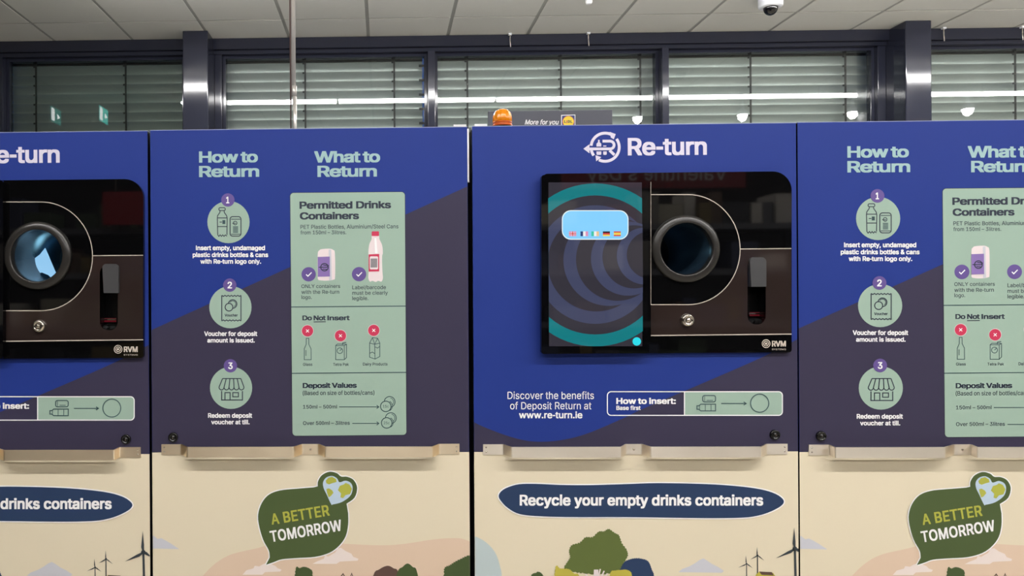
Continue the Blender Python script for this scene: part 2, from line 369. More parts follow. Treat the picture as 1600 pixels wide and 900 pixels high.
    '149 45,-12 44,-21 43,-28 40,-36 36,-42 31,-47 25,-51 19,-54 11,-56 1,-56 -4,-56 -4,-34 1,-34 7,-33 12,-31 16,-28 19,-24 20,-18 21,-11|33,174 28,175 24'
    ',176 21,179 18,182 17,186 16,190 17,194 18,198 21,201 24,204 28,205 33,206 37,205 41,204 45,201 47,198 49,194 50,190 49,186 47,182 45,179 41,176 37,17'
    '5;107|150|43,54 43,83 47,83 112,149 142,149 72,78 70,78|21,0 21,200 45,200 45,0|116,0 58,73 75,90 146,0;108|74|55,-1 44,0 36,3 29,8 24,15 22,23 21,33 '
    '21,200 45,200 45,39 47,24 50,22 53,21 57,20 63,21 67,21 71,1 64,0;109|240|21,0 21,149 44,149 44,116 42,116 45,124 48,130 52,136 68,148 86,152 96,151 1'
    '05,147 113,142 119,134 123,126 126,116 123,116 125,123 128,129 133,135 150,147 172,152 180,151 188,149 195,146 202,142 208,136 213,129 216,121 218,111'
    ' 219,100 219,0 195,0 195,100 194,110 191,117 186,123 179,127 172,129 165,130 158,129 152,128 147,126 136,114 132,97 132,0 108,0 108,102 107,110 104,11'
    '7 99,122 93,127 86,129 78,130 62,126 57,123 53,119 49,114 47,108 45,101 45,94 45,0;110|161|45,89 45,0 21,0 21,149 44,149 44,113 40,113 45,125 52,135 6'
    '0,142 69,147 79,150 89,151 99,150 108,148 116,145 123,140 129,134 134,126 138,117 140,106 140,94 140,0 116,0 116,92 115,103 112,112 107,120 101,125 92'
    ',128 83,129 76,129 69,127 63,125 58,121 53,117 50,111 47,105 45,97;111|163|81,-3 69,-2 57,1 46,6 36,14 28,23 22,33 17,46 14,59 13,74 14,89 17,102 22,1'
    '14 28,125 36,134 46,141 57,147 69,150 81,151 95,150 107,147 117,141 127,134 135,125 141,114 146,102 149,89 150,74 149,59 146,46 141,33 135,23 127,14 1'
    '17,6 107,1 95,-2|81,18 91,19 99,22 106,26 112,32 117,38 121,46 123,55 125,64 126,74 125,83 123,93 121,101 117,109 112,116 106,122 99,126 91,129 81,130'
    ' 72,129 64,126 57,122 51,116 46,109 43,102 40,93 38,84 38,74 38,64 40,55 43,46 46,38 51,32 57,26 64,22 72,19;112|167|21,-56 21,149 44,149 44,126 46,12'
    '6 54,136 67,147 74,149 81,151 90,151 102,150 113,147 123,142 132,135 139,126 145,115 150,103 153,89 153,74 153,59 150,46 145,33 139,23 132,14 123,6 11'
    '3,1 102,-2 90,-3 82,-3 74,-1 68,1 54,12 46,23 45,23 45,-56|87,18 95,19 103,22 110,26 116,31 120,38 124,46 127,55 128,64 129,74 128,85 127,94 124,103 1'
    '21,110 116,117 110,122 103,126 95,129 87,130 78,129 70,127 63,123 58,117 53,111 49,103 46,95 45,85 44,74 45,64 46,54 49,45 53,37 58,31 64,26 70,22 78,'
    '19;113|167|146,-56 122,-56 122,23 120,23 113,12 99,1 93,-1 85,-3 77,-3 65,-2 54,1 44,6 35,14 28,23 21,33 17,46 14,59 13,74 14,89 17,103 22,115 28,126 '
    '35,135 44,142 54,147 65,150 77,151 86,151 93,149 99,147 113,136 121,126 123,126 123,149 146,149|80,18 89,19 97,22 103,26 109,31 114,37 118,45 120,54 1'
    '22,64 123,74 122,85 120,95 118,103 114,111 109,117 104,123 97,127 89,129 80,130 72,129 64,126 57,122 51,117 46,110 43,103 40,94 38,85 38,74 38,64 40,5'
    '5 43,46 46,38 51,31 57,26 64,22 72,19;114|102|21,0 21,149 44,149 44,126 45,126 49,133 54,139 60,144 67,148 75,151 84,151 90,151 96,151 96,127 90,128 8'
    '1,128 75,128 68,126 63,124 57,120 53,116 49,111 47,106 45,100 45,93 45,0;115|143|72,-3 62,-3 52,-1 44,1 37,5 30,9 24,15 20,21 16,29 14,37 37,42 40,34 '
    '44,28 49,24 55,20 63,19 71,18 81,19 89,21 96,24 101,29 104,35 105,40 105,45 103,50 100,53 96,56 90,59 83,61 59,67 46,71 36,76 28,82 23,89 20,98 18,108'
    ' 19,116 22,123 26,130 31,136 38,141 45,146 54,149 63,151 74,151 83,151 92,149 100,146 107,143 113,139 118,133 127,114 105,109 103,114 100,119 95,124 9'
    '0,128 82,130 74,131 65,130 58,128 51,125 47,120 44,115 43,109 43,104 45,99 49,96 68,88 90,82 103,78 113,74 120,67 126,60 129,52 130,42 129,33 127,26 1'
    '23,19 117,12 110,7 102,3 93,-1 83,-3;116|89|80,149 80,129 3,129 3,149|26,185 50,185 50,38 50,32 51,28 53,24 57,22 61,20 67,20 73,20 79,21 84,1 75,-1 6'
    '6,-2 54,0 44,3 36,8 30,16 27,25 26,37;117|161|72,-2 62,-1 53,1 45,4 38,9 32,15 27,23 24,32 21,43 21,55 21,149 45,149 45,57 46,46 49,37 54,29 61,24 69,'
    '21 79,20 86,20 92,22 98,24 103,28 108,33 111,38 114,45 116,52 116,60 116,149 140,149 140,0 117,0 117,36 121,36 116,24 109,14 101,7 92,2 82,-1;118|153|'
    '64,0 7,149 33,149 65,61 73,34 81,8 72,8 80,34 88,61 120,149 146,149 89,0;119|223|54,0 9,149 34,149 52,84 60,54 69,16 65,16 73,53 81,84 99,149 124,149 '
    '142,84 150,53 158,16 154,16 162,53 170,84 189,149 214,149 169,0 145,0 125,68 120,88 114,110 109,133 114,133 109,110 103,88 97,68 78,0;120|149|8,0 67,8'
    '6 67,67 11,149 39,149 58,120 70,100 81,81 69,81 80,100 92,120 111,149 138,149 82,66 82,84 141,0 113,0 91,34 79,53 68,71 80,71 70,53 58,34 36,0;121|153'
    '|19,-54 24,-34 28,-34 41,-35 51,-29 59,-14 64,-1 7,149 33,149 65,61 73,34 81,8 72,8 80,34 88,61 120,149 146,149 80,-23 69,-42 55,-53 36,-57 25,-56;122'
    '|150|16,0 16,18 100,126 100,127 19,127 19,149 131,149 131,130 50,24 50,22 133,22 133,0;48|178|89,-3 75,-1 62,3 51,9 41,19 33,30 27,45 22,61 20,79 19,1'
    '00 20,120 23,139 27,155 34,169 42,181 51,190 62,197 75,201 89,203 103,201 116,197 127,190 137,181 145,169 151,155 156,139 158,120 159,100 158,79 156,6'
    '1 151,45 145,30 137,19 127,9 116,3 103,-1|89,19 98,21 107,24 114,29 120,36 126,45 130,57 133,69 135,84 135,100 135,116 133,131 130,143 126,155 120,164'
    ' 114,171 107,176 98,180 89,181 80,180 71,176 64,171 58,164 53,155 48,143 45,131 44,116 43,100 44,84 45,69 48,57 53,45 58,36 64,29 71,24 80,21;49|178|3'
    '0,0 30,21 154,21 154,0|108,200 108,0 83,0 83,176 82,176 34,141 34,168 78,200;50|178|25,0 25,19 92,90 111,111 122,128 126,146 125,153 124,159 121,165 1'
    '17,169 113,173 107,177 88,181 80,180 74,179 68,176 62,172 58,168 55,163 52,156 50,150 50,142 26,142 27,154 29,164 34,174 40,182 47,189 56,195 66,199 7'
    '7,202 88,203 100,202 111,199 120,195 129,190 136,183 142,175 146,166 149,157 150,146 146,125 132,102 105,71 60,24 60,22 153,22 153,0;51|178|86,-3 74,-'
    '2 63,0 52,4 43,9 34,15 28,23 22,31 19,41 17,52 43,52 44,45 46,39 50,34 54,30 59,26 65,23 86,20 108,24 114,27 119,31 124,37 127,42 129,49 129,57 129,64'
    ' 127,71 124,77 120,83 115,88 108,92 100,95 90,97 79,97 62,97 62,118 113,176 113,178 27,178 27,200 146,200 146,181 83,109 83,114 97,114 110,112 121,108'
    ' 131,103 139,96 146,87 151,78 154,68 154,57 154,46 151,35 146,26 139,18 131,11 121,5 111,1 99,-2;52|178|16,41 16,62 97,200 122,200 43,65 43,64 162,64 '
    '162,41|111,0 111,48 111,57 111,125 135,125 135,0;53|178|87,-3 75,-2 65,0 55,4 46,10 39,16 33,24 28,32 25,41 23,51 48,51 49,45 51,40 54,35 68,24 87,20 '
    '95,20 102,22 109,25 114,30 119,35 123,41 126,48 128,56 129,64 128,72 126,80 123,87 119,93 114,99 108,103 101,106 94,108 86,109 66,106 50,97 26,99 38,2'
    '00 144,200 144,178 59,178 53,119 54,119 70,128 90,131 99,131 108,129 116,126 123,122 130,118 136,112 141,106 145,99 149,91 152,82 153,74 154,64 153,52'
    ' 150,40 145,30 139,20 131,12 121,6 111,1 99,-2;54|178|89,-3 77,-2 66,1 56,6 47,12 39,20 33,29 29,40 26,51 25,64 26,73 28,83 31,94 54,134 99,200 127,20'
    '0 59,103 57,103 65,113 77,121 92,123 104,123 115,120 124,116 133,110 140,103 145,94 150,85 152,74 153,62 152,50 149,39 145,29 138,20 131,12 122,6 112,'
    '1 101,-2|89,19 96,20 103,22 110,25 115,29 120,34 124,40 126,47 128,54 129,62 128,70 126,77 124,84 120,90 115,95 110,99 103,102 96,104 89,104 82,104 75'
    ',102 68,99 63,95 58,90 54,84 51,77 50,70 49,62 50,54 51,47 54,40 58,34 63,29 68,25 75,22 82,20;55|178|38,0 127,176 127,178 24,178 24,200 154,200 154,1'
    '76 65,0;56|178|89,-3 76,-2 64,1 53,4 44,10 36,16 29,24 24,33 21,43 20,53 21,61 23,69 26,77 29,84 34,90 40,95 46,99 53,102 60,104 60,105 51,108 43,114 '
    '36,121 32,130 29,139 28,150 29,159 31,168 36,177 42,184 49,191 57,196 67,200 78,202 89,203 100,202 111,200 120,196 129,191 136,184 142,177 147,168 149'
    ',159 150,150 149,139 146,130 141,121 135,114 127,108 118,105 118,104 125,102 132,99 138,95 144,90 148,84 152,77 155,69 157,61 158,53 157,43 154,33 149'
    ',24 142,16 134,10 125,4 114,1 102,-2|89,19 97,20 105,21 112,24 118,27 123,31 127,36 130,42 132,48 132,54 132,62 130,68 127,74 122,79 117,84 111,88 104'
    ',90 97,92 89,92 81,92 73,90 67,88 60,84 55,79 51,74 48,68 46,62 45,54 46,48 48,42 51,36 55,31 60,27 66,24 73,21 80,20|89,114 108,118 113,121 117,125 1'
    '21,130 123,135 125,141 126,148 125,154 123,160 121,165 117,170 113,174 108,177 89,181 70,177 65,174 60,170 57,165 54,160 53,154 52,148 53,141 54,135 5'
    '7,130 60,125 65,121 70,118;57|178|89,203 101,202 112,199 122,194 131,188 138,180 145,171 149,160 152,149 153,136 152,127 150,117 147,106 124,66 79,0 5'
    '1,0 119,97 121,97 113,87 101,79 86,77 74,77 63,80 54,84 45,90 38,97 33,106 28,115 26,126 25,138 26,150 29,161 33,172 40,181 47,188 56,194 66,199 77,20'
    '2|89,181 82,180 75,178 68,175 63,171 58,166 54,160 52,153 50,146 49,138 50,130 52,123 54,116 58,110 63,105 68,101 75,98 82,96 89,96 96,96 103,98 110,1'
    '01 115,105 120,110 124,116 126,123 128,130 129,138 128,146 126,153 124,160 120,166 115,171 110,175 103,178 96,180;46|74|37,-2 33,-1 29,1 25,3 22,7 20,'
    '11 19,16 20,21 22,25 25,29 29,32 33,34 37,34 42,34 46,32 50,29 53,25 55,21 55,16 55,11 53,7 50,3 46,1 42,-1;44|74|15,-47 27,28 54,28 33,-47;38|176|77,'
    '-3 65,-2 54,1 43,5 35,10 27,17 21,24 17,33 14,42 13,52 14,60 16,68 19,74 33,92 55,110 85,132 93,138 100,147 103,159 102,165 100,170 97,175 92,178 86,1'
    '81 79,181 66,178 57,170 54,157 57,143 66,129 80,112 172,0 143,0 67,91 48,115 34,135 32,142 30,149 30,157 30,165 32,173 36,180 40,186 46,192 53,196 61,'
    '199 69,201 79,202 88,201 97,199 104,196 111,192 117,187 121,181 125,174 127,167 127,159 124,142 115,128 101,115 61,86 43,69 40,63 39,58 38,52 39,45 40'
    ',40 43,34 47,30 51,26 56,23 62,20 69,19 76,18 84,19 91,20 99,23 118,38 124,44 128,51 132,60 135,68 137,78 137,88 160,88 160,76 158,66 156,57 146,36 13'
    '6,24 131,18 124,12 116,7 107,3 97,0 87,-2;45|178|132,96 132,74 45,74 45,96;8211|137|137,96 137,74 0,74 0,96;58|74|37,-2 33,-1 29,1 25,3 22,7 20,11 19,'
    '16 20,21 22,25 25,29 29,32 33,34 37,34 42,34 46,32 50,29 53,25 55,21 55,16 55,11 53,7 50,3 46,1 42,-1|37,106 33,107 29,109 25,112 22,115 20,120 19,124'
    ' 20,129 22,133 25,137 29,140 33,142 37,142 42,142 46,140 50,137 53,133 55,129 55,124 55,120 53,115 50,112 46,109 42,107;47|98|92,209 28,-30 6,-30 70,2'
    '09;40|107|35,81 40,127 52,173 69,212 93,212 75,168 63,123 59,81 63,45 74,6 93,-38 69,-38 59,-18 50,1 44,21 39,42 36,61;41|107|15,-38 34,7 44,46 48,81 '
    '44,123 32,168 15,212 38,212 56,173 68,127 72,81 71,61 68,41 63,21 57,1 48,-19 38,-38;39|81|31,125 28,200 53,200 50,125;32|74|'
)
FONT = {}
for _e in LETTERS.split(';'):
    _p = _e.split('|')
    FONT[chr(int(_p[0]))] = (int(_p[1]), [[tuple(int(v) for v in q.split(',')) for q in l.split()] for l in _p[2:] if l])
def _area(l): return sum(l[i - 1][0] * l[i][1] - l[i][0] * l[i - 1][1] for i in range(len(l)))
def _inside(p, l):
    c = False
    for i in range(len(l)):
        (x0, y0), (x1, y1) = l[i - 1], l[i]
        if (y0 > p[1]) != (y1 > p[1]) and p[0] < (x1 - x0) * (p[1] - y0) / (y1 - y0) + x0: c = not c
    return c
# plain sans forms for the upright letters, an open zero and a short hyphen
FONT['I'] = (77, [[(25, 0), (25, 200), (51, 200), (51, 0)]])
FONT['l'] = (66, [[(21, 0), (21, 205), (45, 205), (45, 0)]])
FONT['-'] = (92, [[(16, 68), (16, 92), (76, 92), (76, 68)]])
def _oval(rx, ry, n=28): return [(72 + rx * cos(2 * pi * i / n) , 100 + ry * sin(2 * pi * i / n)) for i in range(n)]
FONT['0'] = (146, [_oval(60, 103), _oval(35, 80)[::-1]])
FONT['~'] = (62, [])            # narrow word space
TRI = {}
def letter(ch, ex=0, ey=0):
    """triangles of a letter, thickened by ex / ey font units on every side, as one clean layer"""
    key = (ch, ex, ey)
    if key not in TRI:
        adv, L = FONT[ch]; sh = [(0, 0)] if not (ex or ey) else [(-ex, -ey), (ex, -ey), (ex, ey), (-ex, ey), (0, -ey), (0, ey)]
        if not L: TRI[key] = (adv, [], []); return TRI[key]
        V = []; E = []
        for ox, oy in sh:
            for l in L:
                b = len(V); n = len(l)
                V += [Vector((x + ox, y + oy)) for x, y in l]; E += [(b + i, b + (i + 1) % n) for i in range(n)]
        vo, _, fo, *_r = delaunay_2d_cdt(V, E, [], 0, 1e-3)
        P = np.array([(v.x, v.y) for v in vo]); T_ = np.array(fo); C_ = P[T_].mean(1)
        ins = np.zeros(len(T_), bool)
        for ox, oy in sh:
            c = np.zeros(len(T_), bool); x, y = C_[:, 0] - ox, C_[:, 1] - oy
            for l in L:
                A = np.array(l, float); B_ = np.roll(A, -1, 0)
                for (x0, y0), (x1, y1) in zip(A, B_):
                    if y0 == y1: continue
                    c ^= ((y0 > y) != (y1 > y)) & (x < (x1 - x0) * (y - y0) / (y1 - y0) + x0)
            ins |= c
        TRI[key] = (adv, [(float(p[0]), float(p[1])) for p in P], [tuple(int(i) for i in t) for t in T_[ins]])
    return TRI[key]
def natural(body, track=0.0): return sum(FONT[c][0] + track for c in body) - track - 40
def glyphs(body, track=0.0, ex=0, ey=0):
    V = []; F = []; x = 0
    for ch in body:
        adv, v, f = letter(ch, ex, ey); b = len(V)
        V += [((x + px) / 200, py / 200) for px, py in v]; F += [tuple(b + i for i in t) for t in f]; x += adv + track
    x0 = min(p[0] for p in V); x1 = max(p[0] for p in V)
    return [(p[0] - x0, p[1]) for p in V], F, x1 - x0

def circ(x, y, r, ry=None, n=40, a0=0, a1=2 * pi):
    ry = ry or r
    full = abs(a1 - a0 - 2 * pi) < 1e-6
    k = n if full else n + 1
    return [(x + r * cos(a0 + (a1 - a0) * i / n), y + ry * sin(a0 + (a1 - a0) * i / n)) for i in range(k)]
def rrect(x0, y0, x1, y1, r, n=6):
    """rounded rectangle, radii tl,tr,br,bl (px, y down)"""
    if not isinstance(r, (tuple, list)): r = (r,) * 4
    out = []
    for (cx, cy, rr, a) in ((x0 + r[0], y0 + r[0], r[0], pi), (x1 - r[1], y0 + r[1], r[1], 1.5 * pi),
                            (x1 - r[2], y1 - r[2], r[2], 0), (x0 + r[3], y1 - r[3], r[3], .5 * pi)):
        for i in range(n + 1):
            t = a + pi / 2 * i / n; out.append((cx + rr * cos(t), cy + rr * sin(t)))
    return out
def warp(pts, q, box):
    """bilinear fit of a rectangle onto the quad q = tl,tr,br,bl"""
    x0, y0, x1, y1 = box; out = []
    for x, y in pts:
        u = (x - x0) / (x1 - x0); v = (y - y0) / (y1 - y0)
        out.append(tuple((q[0][i] * (1 - u) + q[1][i] * u) * (1 - v) + (q[3][i] * (1 - u) + q[2][i] * u) * v for i in (0, 1)))
    return out
def smooth(pts, n=6, closed=True):
    out = []; N = len(pts)
    for i in range(N if closed else N - 1):
        p = [Vector(pts[(i + j) % N] if closed else pts[max(0, min(N - 1, i + j))]) for j in (-1, 0, 1, 2)]
        for k in range(n):
            t = k / n
            out.append(tuple(.5 * ((2 * p[1]) + (p[2] - p[0]) * t + (2 * p[0] - 5 * p[1] + 4 * p[2] - p[3]) * t * t + (3 * p[1] - p[0] - 3 * p[2] + p[3]) * t ** 3)))
    if not closed: out.append(tuple(pts[-1]))
    return out
def grow(pts, d):
    n = len(pts); A = sum(pts[i][0] * pts[(i + 1) % n][1] - pts[(i + 1) % n][0] * pts[i][1] for i in range(n))
    sg = 1 if A > 0 else -1; out = []
    for i in range(n):
        t = Vector(pts[(i + 1) % n]) - Vector(pts[i - 1])
        if t.length < 1e-9: t = Vector((1, 0))
        t.normalize(); out.append((pts[i][0] + sg * t.y * d, pts[i][1] - sg * t.x * d))
    return out
def scallop(pts, amp=1.6, per=4.5):
    """bumpy leaf edge along a closed outline"""
    out = []; n = len(pts)
    for i in range(n):
        a, b = Vector(pts[i]), Vector(pts[(i + 1) % n]); d = b - a; L = d.length
        k = max(1, int(L / per)); nn = Vector((d.y, -d.x)).normalized() if L else Vector((0, 0))
        for j in range(k):
            for q in (0, .3, .6, .85):
                t = (j + q) / k
                out.append(tuple(a + d * t + nn * amp * (abs(sin(pi * q)) * 1.2 - .2) * (.7 + .6 * random.random())))
    return out

# ------------------------------------------------------------------ room shell
CEIL, YW = 3.44, 5.83
RX0, RX1, RY0, RY1 = -6.0, 8.0, -7.0, 6.35
def simple(name, boxes, m, bevel=0):
    b = MB()
    for bx in boxes: b.box(*bx, m)
    return struct(b.build(name, bevel=bevel))
fm = mat('floor_tile', (178, 172, 160), .3, noise=.05, scale=3)
simple('floor', [(RX0, RX1, RY0, RY1, -.1, 0)], fm)
# ceiling: square tiles of a suspended grid, bars between them
cb = MB(); g = .602; bw = .0125
cb.box(RX0, RX1, RY0, RY1, CEIL + .004, CEIL + .1, TBAR)
xs = [-.71 + g * k for k in range(-9, 15)]; ys = [5.45 + .6 * k for k in range(-21, 2)]
for x in xs:
    for y in ys:
        xa, xb = max(RX0, x + bw), min(RX1, x + g - bw); ya, yb = max(RY0, y + .007), min(YW + .05, y + .6 - .007)
        if xb - xa > .05 and yb - ya > .05: cb.box(xa, xb, ya, yb, CEIL, CEIL + .005, TILE)
struct(cb.build('ceiling'))
simple('wall_left', [(RX0 - .1, RX0, RY0, RY1, 0, CEIL)], mat('dim_shop_wall', (42, 40, 40), .8, noise=.02, scale=4))  # dark colour stands in for the shop's dim left side in reflections
simple('wall_right', [(RX1, RX1 + .1, RY0, RY1, 0, CEIL)], PAINT)
simple('wall_front', [(RX0, RX1, RY0 - .1, RY0, 0, CEIL)], mat('dim_shop_wall', (42, 40, 40), .8, noise=.02, scale=4))  # dark colour stands in for the dim depth of the shop
simple('wall_back', [(RX0, RX1, YW, YW + .2, 0, .9)], PAINT)
HZ = onY(700, 78, YW).z
simple('trim_1', [(RX0, RX1, YW, YW + .17, HZ + .03, CEIL), (RX0, RX1, YW + .03, YW + .17, HZ, HZ + .03)], ANTH, .003)
# columns
def colX(p): return onY(p, 120, 5.65).x
c1a, c1b = colX(285.5), colX(325); c2a, c2b = colX(1415.5), colX(1456)
for k, (a, b) in enumerate(((c1a, c1b), (c2a, c2b))):
    simple('column', [(a, b, 5.65, YW + .17, 0, CEIL)], ANTH, .006)
YG = YW + .11; YB = YW + .23
def wx(p, Y=YW): return onY(p, 130, Y).x
mull = [(668.5, 680), (1035, 1045.5)]
k = 2
for a, b in mull:
    simple('trim_%d' % k, [(wx(a), wx(b), YW, YW + .17, .9, HZ)], ANTH, .003); k += 1
# slim posts beside the columns
for a, b in ((c1b, c1b + .055), (c1a - .05, c1a), (c2a - .06, c2a), (c2b, c2b + .03)):
    simple('trim_%d' % k, [(a, b, YW + .04, YW + .17, .9, HZ)], ANTH, .003); k += 1
xl = wx(2)
simple('trim_%d' % k, [(RX0, xl, YW + .02, YW + .17, .9, HZ)], ANTH, .003)
GLASS = glass_mat('window_glass', (.945, .965, .955), 1.62)
GLASSD = glass_mat('tinted_window_glass', (.80, .83, .81), 1.5)
wins = [(xl, c1a - .05), (c1b + .055, wx(668.5)), (wx(680), wx(1035)), (wx(1045.5), c2a - .06), (c2b + .03, wx(1990))]
for i, (a, b) in enumerate(wins):
    f = MB(); t = .022
    for bx in ((a, a + t, .9, HZ), (b - t, b, .9, HZ), (a + t, b - t, HZ - t, HZ), (a + t, b - t, .9, .9 + t)):
        f.box(bx[0], bx[1], YG - .03, YG + .03, bx[2], bx[3], ANTH)
    fo = struct(f.build('window_%d' % (i + 1), bevel=.002))
    GL_ = GLASS if i else GLASSD
    p = MB(); p.box(a + t, b - t, YG - .003, YG + .003, .9 + t, HZ - t, GL_); p.build('pane', fo)
# ------------------------------------------------------------------ blinds behind the glass
blind_lab = ['grey slatted blind behind the darkest glass, left of the left column',
             'grey slatted blind in the window just right of the left column',
             'grey slatted blind in the window behind the orange beacon',
             'grey slatted blind in the window just left of the right column',
             'grey slatted blind right of the right column']
cords = [(57, 197), (477, 616), (730, 876, 1000), (1172, 1320), (1585, 1740)]
for i, (a, b) in enumerate(wins):
    xa, xb = a - .022, b + .022
    if i == 0: xa = a - .028
    if i == 1: xb = b - .030
    if i == 3: xb = b + .05
    rt = empty('venetian_blind', ((xa + xb) / 2, YB, .95), blind_lab[i], 'blind', 'slatted blinds behind the windows')
    h = MB(); h.box(xa, xb, YB - .04, YB + .04, HZ - .022, HZ + .04, CORD); h.build('head_rail', rt)
    m = MB(); z = HZ - .058; th = radians(61); ch = .086
    while z > 1.0:
        F = []; n = 8
        for j in range(n + 1):          # hollow side towards the shop, top edge inward, rolled lip at the top
            t = j / n - .5; bow = .012 * (1 - 4 * t * t)
            y = -t * ch * cos(th) + bow * sin(th); zz = t * ch * sin(th) + bow * cos(th)
            F.append((YB + y, z + zz))
        F.append((F[-1][0] + .0015, F[-1][1] + .004)); n += 1
        pts = []; fs = []
        for x in (xa, xb):
            pts += [(x, y, q) for y, q in F] + [(x, y + .0012, q - .0006) for y, q in F]
        w2 = 2 * (n + 1)
        m.add(pts, [(j, w2 + j, w2 + j + 1, j + 1) for j in range(n)] + [(n + 1 + j, n + 2 + j, w2 + n + 2 + j, w2 + n + 1 + j) for j in range(n)], SLAT, True)
        m.add(pts, [(0, n + 1, w2 + n + 1, w2), (n, w2 + n, w2 + 2 * n + 1, 2 * n + 1), tuple(range(n + 1)) + tuple(range(2 * n + 1, n, -1)),
                    tuple(range(w2, w2 + n + 1))[::-1] + tuple(range(w2 + n + 1, w2 + 2 * n + 2))], SLAT); z -= .0745
    m.build('slats', rt)
    for p in cords[i]:
        x = onY(p, 130, YB - .05).x
        if not xa < x < xb: continue
        c = MB(); lp = [(x - .007, HZ)]
        z = HZ - .03
        while z > 1.0:
            lp += [(x - .007, z), (x - .021, z), (x - .021, z - .014), (x - .007, z - .014)]; z -= .0745
        c.slab([lp[::1] + [(x - .007, 1.0), (x + .007, 1.0), (x + .007, HZ)]], YB - .060, YB - .056, CORD)
        c.build('ladder_cord', rt)
    if i in (0, 1, 2):
        c = MB(); z = HZ - .06; x = xb if i else xa + .02
        lp = [(x + .012, HZ)]
        while z > 1.0:
            lp += [(x + .012, z), (x - .03, z), (x - .03, z - .018), (x + .012, z - .018)]; z -= .0745 * 1.5
        c.slab([lp + [(x + .012, 1.0), (x + .016, 1.0), (x + .016, HZ)]], YB - .066, YB - .060, CORD)
        c.build('guide_pins', rt)

# ------------------------------------------------------------------ luminaires (outside the picture, seen in the glass and on the columns)
DIFF = emat('luminaire_diffuser', (255, 255, 255), LAMP)
DIFF.node_tree.nodes['Principled BSDF'].inputs['Emission Color'].default_value = LAMP_COL + (1,)
def luminaire_row(Y, z, x0, n, label, seg=1.53, wd=.055):
    for k in range(n):
        x = x0 + seg * k
        r = empty('linear_luminaire', (x + seg / 2, Y, z), label, 'ceiling light', 'linear ceiling luminaires')
        h = MB(); h.box(x + .006, x + seg - .006, Y - .04, Y + .04, z, CEIL, WHITEP); h.build('housing', r)
        d = MB(); d.box(x + .012, x + seg - .012, Y - wd / 2, Y + wd / 2, z - .02, z, DIFF); d.build('diffuser', r)
luminaire_row(4.43, 3.36, -1.97, 6, 'linear white ceiling luminaire near the window wall, mirrored as a bright line in the glass', wd=.085)
luminaire_row(.10, 3.36, -2.75, 6, 'linear white ceiling luminaire above the aisle in front of the machines')
luminaire_row(-3.0, 3.36, -1.5, 5, 'linear white ceiling luminaire further back over the shop floor')

# ------------------------------------------------------------------ shared machine parts
def ident(x, y): return (x, y)
def Lu(x, y): return (224 - (1237 - x) * .9865, 15.2 + .988 * y)
def Ll(x, y): return (x - 1018, y + 5.5)
def Lb(x, y): return (x - 1011.5, y + 5.2)
def Ru(x, y): return (1.045 * x + 999, 1.023 * y - 13.6)
def Rl(x, y): return (1.03 * x + 1004.5, y + .5)

def toXZ(pts, T, Y):
    out = []
    for p in pts:
        w = onY(*T(*p), Y); out.append((w.x, w.z))
    return out

class Unit: pass
def unit(xL, xR, ztop, zmid, kind, label, group, Tu, Tl, Tb, name):
    u = Unit(); u.xL, u.xR, u.zt, u.zm, u.Tu, u.Tl, u.Tb = xL, xR, ztop, zmid, Tu, Tl, Tb
    u.root = empty(name, ((xL + xR) / 2, D + .4, 0), label, kind, group)
    c = MB(); t = .004; y0, y1 = D + .021, D + .85
    for bx in ((xL + .002, xL + .002 + t, y0, y1, .05, ztop - .004), (xR - .002 - t, xR - .002, y0, y1, .05, ztop - .004),
               (xL + .002, xR - .002, y0, y1, ztop - .004, ztop + .0016), (xL + .002, xR - .002, y1, y1 + t, .05, ztop - .004),
               (xL + .002, xR - .002, y0, y1, .05, .054)): c.box(*bx, CABM)
    c.build('cabinet', u.root)
    for sx in (xL + .05, xR - .05):
        for sy in (D + .08, D + .78):
            f = MB(); f.lathe([(.022, 0), (.022, .012), (.01, .016), (.01, .05)], Matrix.Translation((sx, sy, 0)), BLACKP, 16); f.build('levelling_foot', u.root)
    return u

